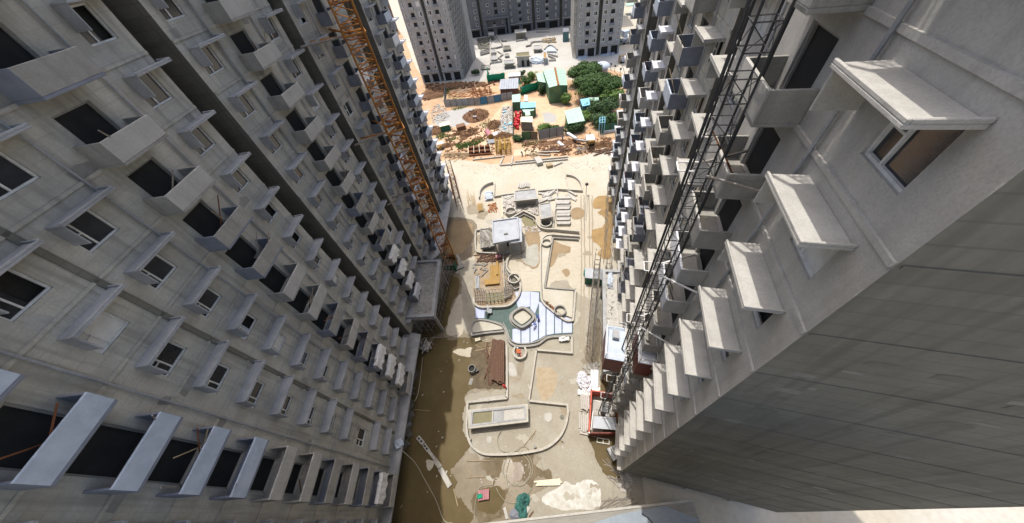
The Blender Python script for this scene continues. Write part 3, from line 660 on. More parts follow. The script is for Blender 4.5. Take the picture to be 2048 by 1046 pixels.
# buildings glimpsed beyond
o = thing('low_building', 'low building with mint roof beyond the tower behind the tree', 'building', P(1262, 10))
MB().prism([P2(1253, 12), P2(1274, 11), P2(1276, 3), P2(1250, 2)], 0, 4).build('wall', M['conc'], o); MB().prism([P2(1253, 13, 4), P2(1274, 11, 4), P2(1274, 6, 4), P2(1250, 8, 4)], 4, 4.3).build('roof', M['mint'], o)
rb = thing('unfinished_tower', 'brown tower shell glimpsed in the top left gap beyond the crane', 'tower', tuple(P(780, 68)))
G = Face(P2(797, 62), P2(757, 76))
op = [(1.0 + 3.6 * i, 3.6 + 3.6 * i, 1 + 3.2 * j, 3.2 + 3.2 * j) for i in range(int(G.L / 3.6)) for j in range(11)]
wall_mesh(G, 0, 38, op, 12, rev=.5, floor_h=3.2).build('wall', mat('brown_render', (.26, .17, .13), (.2, .14, .11), scale=.5), rb)
q = MB(); q.box(G.pt(G.L / 2, -.9, 19), (G.L - .4, .1, 37), G.a); q.build('opening', M['void'], rb)

# =====================================================================
# LATTICE MASTS
# =====================================================================
def lattice(t, cx, cy, w, z0, z1, sec, m, r, rz=0, name='mast_section', zig=False):
    c = Vector((cx, cy)); n = int((z1 - z0) / sec)
    def cor(k, z):
        a = rz + math.pi / 4 + k * math.pi / 2; rr = w / math.sqrt(2); return Vector((cx + math.cos(a) * rr, cy + math.sin(a) * rr, z))
    for i in range(n):
        a, b = z0 + i * sec, z0 + (i + 1) * sec; mb = MB()
        for k in range(4):
            mb.tube(cor(k, a), cor(k, b), r, 5); mb.tube(cor(k, b - .02), cor((k + 1) % 4, b - .02), r * .55, 4)
            h = (a + b) / 2
            if zig: mb.tube(cor(k, h), cor((k + 1) % 4, h), r * .5, 4); mb.tube(cor(k, a), cor((k + 1) % 4, h), r * .35, 4); continue
            mb.tube(cor(k, a), cor((k + 1) % 4, h), r * .5, 4); mb.tube(cor((k + 1) % 4, h), cor(k, b), r * .5, 4)
        mb.build(name, m, t)
cb = P(905, 530); cx, cy = cb.x, cb.y
cr_ = thing('tower_crane', 'orange yellow lattice mast of a tower crane rising beside the shaded tower', 'crane', (cx, cy, 0))
lattice(cr_, cx, cy, 2.1, .4, 58, 1.9, M['orange'], .115, rz=.3)
for k in range(18): MB().box((cx, cy, 3 + k * 3.0), (1.5, .8, .06), .3).build('landing', M['rust'], cr_)
MB().box((cx, cy, .2), (4, 4, .4), .3).build('base_slab', M['conc'], cr_)
lad = MB()
for s_ in (-.2, .2): lad.tube((cx + .3 + s_, cy + .4, .5), (cx + .3 + s_, cy + .4, 57), .025, 4)
for i in range(180): lad.tube((cx + .1, cy + .4, .8 + i * .31), (cx + .5, cy + .4, .8 + i * .31), .015, 3)
tag(lad.build('ladder', M['olive_steel'], cr_), kind='stuff')
for z in (19.4, 29.0, 39.5):
    fm = MB()
    for k in range(4):
        a = .3 + math.pi / 4 + k * math.pi / 2; b = a + math.pi / 2; rr = 1.65
        fm.tube((cx + math.cos(a) * rr, cy + math.sin(a) * rr, z), (cx + math.cos(b) * rr, cy + math.sin(b) * rr, z), .13, 5)
    fm.build('tie_collar', M['orange'], cr_)
    for tx, ty in ((-16.6, 40.2), (-15.9, 45.5), (-16.9, 38.6)):
        MB().tube((cx - 1.0, cy + (.9 if ty > 42 else -.9), z), (tx, ty, z + .2), .11, 6).build('tie_beam', M['orange' if ty > 39 and z > 25 else 'steel'], cr_)
# green hoarding round the crane foot
def panel_box(name, label, cat, pix, h, m, t_w=.08, roof=None, z0=0, post=None, per=1.6, group=None):
    pts = [P2(*p) for p in pix]; c = sum((Vector(p) for p in pts), Vector((0, 0))) / len(pts)
    t = thing(name, label, cat, (c.x, c.y, z0), group)
    for k in range(len(pts)):
        a, b = Vector(pts[k]), Vector(pts[(k + 1) % len(pts)]); n = max(1, round((b - a).length / per))
        for i in range(n):
            p, q = a.lerp(b, (i + .012) / n), a.lerp(b, (i + .988) / n)
            MB().path([tuple(p), tuple(q)], t_w, z0 + .05, z0 + h + .0).build('panel', m, t)
    if roof: MB().prism([tuple(Vector(p) + (Vector(p) - c).normalized() * .15) for p in pts], z0 + h, z0 + h + .12).build('roof', roof, t)
    return t
panel_box('hoarding', 'dark green hoarding box round the foot of the orange crane', 'hoarding', [(889, 543), (914, 543), (916, 522), (893, 520)], 1.9, M['green'])
o = MB().prism([P2(911, 548), P2(917, 548), P2(918, 520), P2(915, 519)], .01, .08).build('kerb_strip', M['conc']); tag(o, 'low concrete strip outside the green crane hoarding', 'kerb')
sc_l = [scaffold('steel scaffold standing in muddy water under the outer edge of the rubble-strewn canopy', P2(868, 655), P2(896, 545), 5.6, 1.0, 1.3, -1.3, 'steel', .045, seed=5),
        scaffold('short steel scaffold at the near end of the rubble-strewn canopy', P2(826, 665), P2(868, 668), 5.6, .9, 1.3, 1.2, 'steel', .045, seed=6)]
# right scaffold in front of pale canopy (two parallel frames)
scaffold('tall steel scaffold along the outer edge of the pale canopy', P2(1183, 717), P2(1196, 545), 6.2, 1.1, 1.2, .9, 'steel', .04, seed=7, boards=.0)
scaffold('inner row of steel scaffold between the pale canopy and the outer scaffold', P2(1201, 718), P2(1207, 560), 6.0, 1.1, 1.2, -.8, 'steel', .04, seed=8, boards=.0)
scaffold('slim scaffold at the far end of the pale canopy', P2(1206, 530), P2(1211, 410), 7, 3.0, 2.2, -1.2, 'steel', .03, seed=9)
scaffold('tangled rusty scaffold at the far corner of the left tower', P2(900, 350), P2(916, 420), 5, 1.4, 1.2, 1.2, 'rust', .04, seed=10, boards=.8)
# ---- hoist ----
hb = P(1208, 822); hx, hy = hb.x, hb.y; ha = math.atan2(F0.d.y, F0.d.x)
ht = thing('construction_hoist', 'black lattice hoist mast rising from the red enclosure up the bright tower', 'hoist', (hx, hy, 0))
lattice(ht, hx, hy, .75, .3, 57, 1.5, M['black_steel'], .045, rz=ha, zig=True)
hd = Vector((F0.d.x, F0.d.y, 0)); hn = Vector((F0.n.x, F0.n.y, 0))
for k, off in enumerate((-.85, -.7, .75)):
    MB().tube(hb + hd * off * .6 + hn * .75 * (1 if k != 2 else -1), hb + hd * off * .6 + hn * .75 * (1 if k != 2 else -1) + Vector((0, 0, 57)), .05, 5).build('power_rail', M['black_steel'], ht)
for z in (6, 12, 18.5, 25, 31.2, 38):
    for s_ in (-.5, .5):
        MB().tube(hb + hd * s_ + Vector((0, 0, z)), hb + hd * s_ * 3 - hn * 1.9 + Vector((0, 0, z)), .06, 5).build('wall_tie', M['white_paint'] if z in (25, 31.2) else M['steel'], ht)
    q = MB(); p0 = hb + Vector((0, 0, z)); q.tube(p0 + hd * .5 - hn * .3, p0 + hd * .5 + hn * 1.0, .035); q.tube(p0 - hd * .2 + hn * 1.0, p0 + hd * .5 + hn * 1.0, .035); q.tube(p0 - hd * .2 + hn * 1.0, p0 - hd * .2 + hn * .4, .035); q.build('cable_guide', M['white_paint'], ht)
MB().box(hb + Vector((0, 0, .9)), (1.0, 1.0, 1.1), ha).build('drive_housing', M['slab_grey'], ht)
MB().box(hb + Vector((.1, -.7, .8)), (.6, .5, .7), ha).build('drive_cover', M['white_paint'], ht)
def cage(label, side, zc, w=1.5, l=3.0, hgt=2.5):
    c = hb + hn * side * (w / 2 + .55) + Vector((0, 0, zc)); t = thing('hoist_cage', label, 'lift cage', tuple(c)); mt = M['oxblood']
    for d_, n_, sx, sy in ((-l / 2, 0, .06, w), (l / 2, 0, .06, w), (0, -w / 2, l, .06), (0, w / 2, l, .06)):
        MB().box(c + hd * d_ + hn * n_ + Vector((0, 0, hgt / 2)), (sx, sy, hgt), ha).build('side_panel', mt, t)
    MB().box(c + Vector((0, 0, hgt + .04)), (l + .1, w + .1, .08), ha).build('roof', M['bal_pale'] if side > 0 else M['white'], t)
    MB().box(c + Vector((0, 0, .04)), (l - .15, w - .15, .08), ha).build('floor', M['black_steel'], t)
    MB().box(c + hd * .6 + Vector((0, 0, hgt + .3)), (.7, .5, .45), ha).build('motor', M['sheet_metal'], t)
    rail = MB()
    for q in ((-1, -1), (1, -1), (1, 1), (-1, 1)):
        rail.tube(c + hd * q[0] * l / 2 + hn * q[1] * w / 2 + Vector((0, 0, hgt)), c + hd * q[0] * l / 2 + hn * q[1] * w / 2 + Vector((0, 0, hgt + 1.0)), .03)
    for h_ in (.5, 1.0):
        for q, q2 in (((-1, -1), (1, -1)), ((1, -1), (1, 1)), ((1, 1), (-1, 1)), ((-1, 1), (-1, -1))):
            rail.tube(c + hd * q[0] * l / 2 + hn * q[1] * w / 2 + Vector((0, 0, hgt + h_)), c + hd * q2[0] * l / 2 + hn * q2[1] * w / 2 + Vector((0, 0, hgt + h_)), .025)
    rail.build('guard_rail', M['white_paint'], t)
cage('oxblood hoist cage with pale roof hanging on the court side of the black mast', 1, 18.3)
cage('oxblood hoist cage hanging between the black mast and the bright tower', -1, 18.6, w=1.2)
en = thing('hoist_enclosure', 'red orange enclosure with a pale deck around the foot of the black hoist mast', 'enclosure', tuple(P(1208, 835)))
ep = [P2(1176, 872), P2(1181, 790), P2(1233, 797), P2(1238, 872)]; ep = [Vector(p) for p in ep]
for a, b, h0, h1, m_ in ((ep[0], ep[1], .05, 2.0, 'red'), (ep[1], ep[2], .05, 2.0, 'red'), (ep[2], ep[3], .05, 2.0, 'red')):
    n = 3 if (b - a).length < 6 else 4
    for i in range(n): MB().path([tuple(a.lerp(b, (i + .02) / n)), tuple(a.lerp(b, (i + .98) / n))], .14, h0, h1).build('panel', M[m_], en)
for i in range(3): MB().path([tuple(ep[3].lerp(ep[0], (i + .02) / 3)), tuple(ep[3].lerp(ep[0], (i + .98) / 3))], .14, .05, 2.0).build('front_panel', M['oxblood'], en)
MB().prism([P2(1184, 856, 1.6), P2(1187, 832, 1.6), P2(1232, 835, 1.6), P2(1233, 860, 1.6)], 1.45, 1.6).build('deck', M['pale_roof'], en)
for k in range(2): MB().box(P(1176 + 45 * k * 1.3, 872) + Vector((0, 0, 1.1)), (.14, .14, 2.2)).build('post', M['white_paint'], en)
MB().tube(P(1182, 860, 2.1), P(1186, 822, 2.1), .07).build('rail', M['white_paint'], en)
MB().tube(P(1189, 800, 2.2), P(1232, 815, 2.2), .05).build('rail', M['white_paint'], en)
sheetpoly('enclosure_floor', [(1184, 800), (1228, 803), (1230, 832), (1186, 830)], .02, M['conc_light'], wob=0, smooth=False)

# =====================================================================
# COURT: kerbs, planters, walls
# =====================================================================
KT = {}
def kerb(name, label, cat, pix, w=.28, h=.5, m='kerb', closed=False, smooth=0, z0=0.0, group=None, floor=None, floor_pix=None, zpix=None):
    z = h if zpix is None else zpix
    pts = [P2(*p, z0 + z) for p in pix]
    if smooth: pts = cr(pts, smooth, closed)
    o = MB().path(pts, w, z0, z0 + h, closed).build(name, M[m]); tag(o, label, cat, group); return o
kerb('planter_wall', 'long concrete planter wall that curves round the near end of the court below the long low roof', 'planter wall',
     [(1014, 796), (975, 800), (935, 804), (934, 830)] + cr([(934, 830), (933, 856), (938, 882), (950, 898), (972, 908), (1020, 908), (1062, 903), (1092, 895), (1116, 877), (1130, 853), (1136, 825), (1134, 809)], 4)[1:] + [(1095, 805), (1058, 801)], .28, .55)
kerb('wall_strip', 'straight low wall running from the brown timber stack to the near planter', 'low wall', [(1014, 796), (1013.5, 690)], .28, .55)
kerb('wall_strip', 'slanting low wall from the small cross wall down to the near planter', 'low wall', [(1058, 800), (1073, 699)], .22, .55)
kerb('planter_wall', 'low planter wall with two corners at the near right rim of the blue pool', 'planter wall', [(1072, 699), (1144, 705), (1144, 673)], .3, .55)
kerb('planter_wall', 'pale wedge-shaped planter beside the green pool floor', 'planter', cr([(1007, 662), (975, 665), (943, 670)], 2) + cr([(943, 670), (943, 652), (950, 641), (965, 639), (985, 643), (1005, 650)], 5)[1:], .3, .6, 'kerb_grey')
sheetpoly('planter_floor', [(946, 667), (945, 652), (952, 643), (965, 641), (1003, 650), (1006, 660), (975, 663)], .3, M['pale'], wob=0, smooth=False)
kerb('channel_wall', 'thick grey double kerb curving from the wedge planter under the blue pool', 'pool kerb', cr([(988, 643), (1003, 650), (1012, 662), (1017, 680), (1028, 690), (1048, 692), (1075, 688), (1095, 675), (1118, 672), (1146, 671)], 5), .34, .5, 'kerb_grey')
kerb('channel_wall', 'inner lip of the grey kerb beneath the blue pool', 'pool kerb', cr([(1006, 645), (1014, 660), (1020, 677), (1030, 685), (1048, 687), (1073, 683), (1093, 671)], 5), .16, .42, 'kerb_grey')
kerb('tree_pit', 'horseshoe tree pit with orange scraps just below the pool kerb', 'tree pit', cr([(1030, 693), (1027, 703), (1031, 713), (1040, 716), (1049, 712), (1052, 702), (1049, 693)], 5), .3, .75)
kerb('tree_pit', 'rounded square ring planter standing in the middle of the blue pool', 'planter', cr([(1023, 633), (1027, 624), (1040, 616), (1048, 615), (1060, 624), (1067, 633), (1062, 642), (1048, 652), (1040, 652), (1027, 643)], 5, True), .38, .9, 'kerb_grey', closed=True)
kerb('ring_step', 'low outer step round the ring planter in the pool', 'step', cr([(1021, 636), (1025, 626), (1040, 616), (1050, 616), (1064, 626), (1070, 636), (1064, 646), (1048, 656), (1040, 656), (1027, 648)], 5, True), .5, .35, 'kerb_grey', closed=True)
sheetpoly('planter_floor', [(1026, 633), (1040, 619), (1049, 619), (1063, 633), (1048, 648), (1040, 648)], .25, M['pale'], wob=0)
# pool floor and membrane strips
sheetpoly('pool_floor', [(950, 614), (1015, 613), (1032, 600), (1031, 583), (1081, 583), (1084, 600), (1115, 628), (1146, 642), (1146, 668), (1115, 670), (1092, 673), (1070, 685), (1045, 689), (1028, 686), (1018, 675), (1012, 655), (1000, 645), (965, 638), (950, 638)], .02, M['pool_green'], wob=0, smooth=False)
mem = thing('pool_membrane', 'pale blue membrane strips laid on the green pool floor', 'membrane', tuple(P(1080, 640)))
def flat(pix, z, m, parent, name, th=.02):
    return MB().prism([P2(*p) for p in pix], z, z + th).build(name, m, parent)
flat([(951, 615), (970, 615), (969, 637), (951, 637)], .12, M['membrane'], mem, 'strip')
flat([(1031, 584), (1060, 584), (1060, 614), (1036, 616), (1033, 603)], .12, M['membrane'], mem, 'strip')
flat([(1061, 584), (1078, 586), (1078, 606), (1070, 628), (1061, 618)], .12, M['membrane'], mem, 'strip')
xs = [1024, 1042, 1060, 1077, 1092, 1109, 1124, 1145]
tops = [659, 657, 650, 606, 611, 624, 632, 641]; bots = [686, 690, 687, 680, 672, 669, 668, 667]
for i in range(7):
    a, b = xs[i] + 1.2, xs[i + 1] - 1.0
    ta = tops[i]; tb = tops[i + 1]
    if i == 2: ta, tb = 650, 636
    if i == 3: ta, tb = 604, 612
    flat([(a, ta), (b, tb), (b, bots[i + 1] - 1), (a, bots[i] - 1)], .12, M['membrane'], mem, 'strip')
# right hand planter
kerb('planter_wall', 'long pale planter with rounded corners running beside the court down to the pool', 'planter',
     [(1160, 472), (1130, 470)] + cr([(1106, 468), (1092, 470), (1083, 480), (1081, 500)], 4) + cr([(1081, 540), (1082, 585), (1085, 603), (1100, 617), (1120, 633), (1134, 641), (1146, 640)], 4) + [(1149, 612), (1151, 579)], .3, .6)
kerb('wall_strip', 'inner slanting wall of the long pale planter, ending in a short cross wall', 'low wall', [(1106, 476), (1098, 525), (1090, 574), (1120, 577), (1151, 579)], .24, .6, 'kerb_grey')
kerb('wall_strip', 'short wall across the far end of the long pale planter', 'low wall', [(1106, 475), (1158, 478)], .24, .55, 'kerb_grey')
sheetpoly('planter_floor', [(1104, 472), (1092, 473), (1085, 482), (1084, 540), (1086, 600), (1120, 629), (1144, 637), (1147, 582), (1088, 576), (1096, 525)], .32, M['pale'], wob=0, smooth=False)
def ring(label, px, py, r, h, m='kerb', w=.22, fill='ground', fz=.15, n=20):
    c = P(px, py, h); pts = [(c.x + r * math.cos(2 * math.pi * k / n), c.y + r * math.sin(2 * math.pi * k / n)) for k in range(n)]
    t = thing('ring_pit', label, 'concrete ring', (c.x, c.y, 0))
    MB().path(pts, w, 0, h, True).build('ring_wall', M[m], t)
    q = MB(); q.v = [(x, y, fz) for x, y in pts]; q.f = [tuple(range(n))]; q.build('fill', M[fill], t); return t
ring('round concrete ring in the far end of the long pale planter', 1093, 484, .95, .9, 'kerb')
ring('round concrete ring in the near end of the long pale planter, next to the pool', 1120, 620, .95, .95, 'kerb_grey')
ring('round concrete ring at the bend of the snaking wall beside the timber formwork', 1028, 556, 1.1, 1.1, 'kerb', fill='conc_dark')
ring('round concrete ring amid rubble above the white pavilion roof', 1021, 421, 1.15, 1.0, 'kerb', fill='pale')
ring('round concrete ring tucked under the small raised slab', 1092, 445, 1.15, 1.1, 'kerb', fill='conc_dark')
ring('small round manhole on the near planter floor by its right corner', 1124, 834, .28, .06, 'conc', .1, fill='conc_dark')
# snaking wall and left planter
kerb('planter_wall', 'snaking double wall from the pavilion round a ring and past the timber formwork', 'planter wall',
     cr([(1026, 505), (1017, 514), (1013, 528), (1016, 540), (1028, 550), (1038, 560), (1041, 572), (1038, 588), (1028, 602), (1014, 611), (985, 613), (960, 613), (949, 606), (947, 594)], 5), .34, .7)
kerb('planter_wall', 'inner wall of the snaking planter beside the timber formwork', 'planter wall', cr([(1021, 507), (1014, 518), (1009, 530), (1012, 543), (1020, 556), (1022, 570), (1030, 577), (1038, 574)], 5), .16, .6, 'kerb_grey')
kerb('wall_strip', 'thin upright wall left of the snaking planter', 'low wall', [(1006, 507), (1009, 582)], .16, .6)
kerb('planter_wall', 'kerb with rounded corners boxing in the white-roofed pavilion', 'planter wall',
     cr([(985, 459), (956, 459), (951, 464), (951, 492), (955, 503), (975, 505)], 4) + cr([(1000, 506), (1035, 504), (1046, 500), (1050, 490), (1049, 475), (1046, 468)], 4), .3, .6)
kerb('planter_wall', 'zigzag wall above the olive puddle, curving round a ring at its right end', 'planter wall',
     [(1020, 437), (1047, 421), (1060, 427), (1070, 432)] + cr([(1073, 436), (1074, 444), (1080, 453), (1092, 457), (1105, 457)], 4) + [(1159, 462)], .34, .8)
kerb('wall_strip', 'inner lip of the zigzag wall above the olive puddle', 'low wall', [(1028, 439), (1048, 428), (1066, 437), (1069, 444)], .2, .5, 'kerb_grey')
kerb('wall_strip', 'long upright wall left of the stack of concrete panels', 'low wall', [(1115, 378), (1111, 410), (1106, 455)], .26, .6)
kerb('wall_strip', 'quarter-circle wall at the far right corner of the court', 'curved wall', [(1076, 381), (1115, 377), (1164, 380)] + cr([(1164, 380), (1163, 368), (1157, 358), (1147, 351), (1133, 348)], 5)[1:], .28, .65)
kerb('wall_strip', 'thin pale line of kerb closing the far right quarter circle', 'kerb', [(1131, 350), (1137, 377)], .1, .3)
kerb('wall_strip', 'quarter-circle wall at the far left corner of the court', 'curved wall', cr([(958, 394), (959, 382), (966, 372), (976, 366), (986, 363)], 5), .3, .8)
kerb('wall_strip', 'short straight wall beside the far left quarter circle', 'low wall', [(989, 365), (988, 390)], .24, .6)
kerb('wall_strip', 'low wall linking the far left quarter circle with the raised slab', 'low wall', [(988, 392), (1010, 388), (1027, 386)], .3, .6)
kerb('wall_strip', 'upright timber-coloured wall beside the ring amid rubble', 'low wall', [(1004, 392), (1005, 434)], .16, .4, 'cream_roof')
# raised slabs
def slab_box(name, label, pix, h, rim=.3, m='slab_grey', inner='conc_light', wall='kerb_grey', cat='roof slab', dz=.22, walls=.35, fillm=None):
    pts = [Vector(P2(*p, h)) for p in pix]; c = sum(pts, Vector((0, 0))) / len(pts); t = thing(name, label, cat, (c.x, c.y, 0))
    def off(d): 
        n = len(pts); out = []
        for k in range(n):
            d1 = (pts[k] - pts[k - 1]).normalized(); d2 = (pts[(k + 1) % n] - pts[k]).normalized(); n1 = Vector((-d1.y, d1.x)); n2 = Vector((-d2.y, d2.x)); v = (n1 + n2).normalized() / max(.5, (n1 + n2).normalized().dot(n1))
            s_ = 1 if (c - pts[k]).dot(v) > 0 else -1; out.append(pts[k] + v * d * s_)
        return [tuple(p) for p in out]
    MB().prism(off(0), h - .3, h - .12).build('slab', M[m], t)
    MB().path(off(rim * .5), rim, h - .12, h + dz - .1, True).build('rim', M[m], t)
    MB().prism(off(rim + .03), h - .12, h - .06).build('deck', M[fillm or inner], t)
    MB().path(off(walls + .2), .2, 0, h - .3, True).build('wall', M[wall], t)
    return t, off
lr, lof = slab_box('long_low_roof', 'long low concrete roof with shallow water on it, inside the near curved planter', [(936, 820), (1056, 808), (1057, 844), (937, 858)], 1.3, rim=.45, m='kerb', inner='kerb_grey')
ip = [P2(*p, 1.3) for p in ((945, 824), (1050, 813), (1051, 838), (943, 851))]
MB().path(ip, .22, 1.18, 1.48, True).build('inner_rim', M['slab_grey'], lr)
MB().prism([P2(947, 826, 1.3), P2(985, 822, 1.3), P2(984, 844, 1.3), P2(946, 849, 1.3)], 1.25, 1.28).build('water_pool', M['olive'], lr)
MB().prism([P2(988, 822, 1.3), P2(1008, 820, 1.3), P2(1006, 842, 1.3), P2(987, 844, 1.3)], 1.25, 1.275).build('wet_patch', M['slab_grey'], lr)
MB().prism([P2(1009, 820, 1.3), P2(1048, 815, 1.3), P2(1049, 836, 1.3), P2(1007, 842, 1.3)], 1.25, 1.278).build('dry_patch', M['conc_light'], lr)
MB().path([P2(986, 821, 1.3), P2(985, 845, 1.3)], .2, 1.25, 1.42).build('divider', M['conc_light'], lr)
slab_box('raised_slab', 'raised rectangular slab with dark rim beside the far rubble, wider than tall', [(1029, 382), (1072, 377), (1076, 398), (1028, 403)], 2.2, rim=.22, inner='slab_grey', m='kerb')
slab_box('raised_slab', 'small raised slab left of the stacked concrete panels, taller than wide', [(1077, 409), (1102, 404), (1106, 434), (1081, 439)], 2.0, rim=.22, inner='slab_grey', m='kerb')
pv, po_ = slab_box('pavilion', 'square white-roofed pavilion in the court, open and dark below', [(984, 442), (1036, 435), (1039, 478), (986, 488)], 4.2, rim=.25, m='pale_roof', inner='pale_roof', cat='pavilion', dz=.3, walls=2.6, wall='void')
MB().prism([P2(1036, 435, 4.0), P2(1043, 436, 4.0), P2(1044, 482, 4.0), P2(1020, 485, 4.0), P2(1020, 479, 4.0), P2(1038, 478, 4.0)], 3.5, 3.85).build('side_slab', M['pale_roof'], pv)
for px, py in ((991, 490), (1019, 487), (1040, 482), (1040, 440), (988, 446)):
    c = P(px, py, 3.6); MB().box((c.x, c.y, 1.8), (.35, .35, 3.6)).build('column', M['kerb_grey'], pv)
MB().box(P(1012, 468, 4.2), (.8, .4, .12)).build('hatch', M['conc_dark'], pv)
t, _ = slab_box('low_platform', 'low concrete platform with steel frames, left of the white-roofed pavilion', [(960, 458), (988, 456), (990, 492), (961, 497)], 1.4, rim=.2, m='kerb_grey', inner='conc', cat='platform')
def sticks(name, label, cat, pix, z, n, m, lmin, lmax, r=.04, seed=0, ang=None, spread=.4, stuff=False, dz=.25):
    rnd = random.Random(seed); pts = [Vector(P2(*p, z)) for p in pix]; c = sum(pts, Vector((0, 0))) / len(pts)
    t = thing(name, label, cat, (c.x, c.y, 0)); allm = MB()
    for i in range(n):
        a, b, cc, d = pts[0], pts[1], pts[2], pts[3]; u, v = rnd.random(), rnd.random()
        p = a.lerp(b, u).lerp(d.lerp(cc, u), v); L = rnd.uniform(lmin, lmax); th = (ang if ang is not None else 0) + rnd.uniform(-spread, spread) if ang is not None else rnd.uniform(0, 3.14)
        dx, dy = math.cos(th) * L / 2, math.sin(th) * L / 2; z1 = z + .05 + rnd.random() * dz
        mb = allm if stuff else MB(); mb.box((p.x, p.y, z1), (L, r * 2, r * 1.6), rot=Matrix.Rotation(th, 3, 'Z') @ Matrix.Rotation(rnd.uniform(-.05, .05), 3, 'Y'))
        if not stuff: mb.build('piece', m, t)
    if stuff: tag(allm.build('pieces', m, t), kind='stuff')
    return t
sticks('steel_props', 'bundle of steel props lying on the platform beside the pavilion', 'props', [(963, 462), (986, 460), (986, 490), (965, 493)], 1.5, 26, M['steel'], 1.2, 2.8, .045, 1, ang=1.9, spread=.5)
# planks and timber
def stack(name, label, cat, pix, n, m, h=.12, layers=1, gap=.06, piece='plank', z0=0.02, jit=.04, seed=0, along=0, slope=0):
    rnd = random.Random(seed); p = [P(*q, 0) for q in pix]
    if along: p = [p[1], p[2], p[3], p[0]]
    c = sum(p, Vector()) / 4; t = thing(name, label, cat, (c.x, c.y, 0))
    for L in range(layers):
        for i in range(n):
            j = (rnd.uniform(-jit, jit), rnd.uniform(-jit, jit))
            a0, a1 = p[0].lerp(p[3], (i + gap) / n), p[0].lerp(p[3], (i + 1 - gap) / n); b0, b1 = p[1].lerp(p[2], (i + gap) / n), p[1].lerp(p[2], (i + 1 - gap) / n)
            z = z0 + L * h + rnd.uniform(0, h * .3); d = (b0 - a0).normalized() * j[0] * 6
            MB().prism([tuple((v + d)[:2]) for v in (a0, b0, b1, a1)], z, z + h * .9).build(piece, m if not isinstance(m, (list, tuple)) else rnd.choice(m), t)
    return t
sheetpoly('wet_soil_bed', [(944, 700), (985, 690), (1009, 690), (1009, 772), (985, 775), (958, 778), (944, 765)], .014, mat('dull_soil_bed', (.13, .10, .065), (.09, .07, .045), (.17, .14, .09), scale=1.2, bump=.5), wob=.35)
sticks('slat_scraps', 'reddish slats lying loose along the left side of the timber stack', 'slats', [(972, 690), (985, 690), (985, 770), (975, 768)], .08, 22, M['redwood'], 1.0, 3.2, .07, 101, ang=1.5, spread=.35, dz=.2)
stack('timber_stack', 'rectangular stack of reddish brown timber boards beside the straight low wall', 'timber stack', [(985, 684), (984, 764), (1010, 768), (1010, 684)], 7, M['redwood'], .25, 3, .03, seed=2)
stack('timber_rack', 'small olive timber frame lying left of the reddish brown timber stack', 'timber frame', [(952, 686), (955, 698), (985, 692), (982, 683)], 5, M['wood'], .12, 1, .3, seed=3, along=1)
stack('timber_boards', 'two thin boards under the olive timber frame in the mud', 'boards', [(952, 700), (985, 693), (985, 697), (953, 703)], 2, M['wood'], .1, 1, .2, seed=4)
o = MB().box(P(956, 680, .3), (.9, .5, .55), .1).build('wooden_block', M['cream_roof']); tag(o, 'small cream wooden block beside the reddish timber stack', 'block')
o = MB().box(P(980, 706, .1), (.35, 2.0, .12), .1).build('loose_board', M['wood']); tag(o, 'upright pale board left of the reddish timber stack', 'board')
o = MB().box(P(981, 724, .1), (1.2, .25, .12), .05).build('loose_board', M['wood']); tag(o, 'short crosswise board left of the reddish timber stack', 'board')
stack('white_planks', 'long pale planks lying against the near planter wall', 'planks', [(957, 798), (1009, 791), (1009, 796), (957, 802)], 3, M['conc_light'], .1, 2, .05, seed=5)
t = stack('yellow_formwork', 'yellow plywood formwork panels on the ground beside the snaking wall', 'formwork', [(978, 532), (976, 563), (1000, 567), (1001, 530)], 6, [M['yellow'], M['wood'], M['yellow']], .12, 2, .04, seed=6)
stack('yellow_formwork', 'yellow formwork beam standing right of the yellow plywood panels', 'formwork', [(993, 527), (993, 553), (997, 553), (997, 526)], 1, M['yellow'], .5, 1, .03, seed=7)
stack('yellow_formwork', 'wide yellow formwork box at the near end of the yellow plywood panels', 'formwork', [(968, 563), (971, 574), (1001, 571), (999, 562)], 1, M['yellow'], .6, 1, .02, seed=8)
o = MB().box(P(997, 514, .5), (1.1, .8, .8), .1).build('red_box', M['pink']); tag(o, 'dull red box in front of the white-roofed pavilion', 'box')
stack('shutter_stack', 'grey shutter panels leaning left of the yellow formwork', 'panels', [(950, 553), (951, 578), (960, 579), (959, 554)], 3, M['sheet_metal'], .15, 2, .08, seed=9)
sticks('timber_scraps', 'dark timber scraps scattered between the pavilion and the yellow formwork', 'scrap timber', [(955, 510), (1004, 508), (1004, 524), (957, 526)], .02, 40, M['redwood'], .5, 2.6, .07, 3, dz=.3)
sticks('timber_scraps', 'grey timber scraps lying left of the yellow formwork', 'scrap timber', [(947, 528), (972, 526), (972, 552), (948, 555)], .02, 22, M['kerb_grey'], .4, 1.6, .09, 4, dz=.25)
sticks('rebar_bundle', 'long thin bars lying inside the snaking planter walls', 'rebar', [(1008, 530), (1022, 530), (1030, 585), (1012, 590)], .1, 30, M['steel'], 1.2, 3.5, .035, 5, ang=1.5, spread=.6, dz=.4)
def frame_thing(label, pix, z, nx, ny, m, name='scaffold_frame', r=.06, h=.9, cat='frame'):
    p = [P(*q, 0) for q in pix]; c = sum(p, Vector()) / 4; t = thing(name, label, cat, (c.x, c.y, 0))
    for i in range(nx + 1):
        a, b = p[0].lerp(p[1], i / nx), p[3].lerp(p[2], i / nx); MB().tube(a + Vector((0, 0, h)), b + Vector((0, 0, h)), r).build('bar', m, t)
        for e in (a, b): MB().tube(e, e + Vector((0, 0, h)), r).build('leg', m, t)
    for j in range(ny + 1):
        a, b = p[0].lerp(p[3], j / ny), p[1].lerp(p[2], j / ny); MB().tube(a + Vector((0, 0, h + .06)), b + Vector((0, 0, h + .06)), r).build('bar', m, t)
    return t
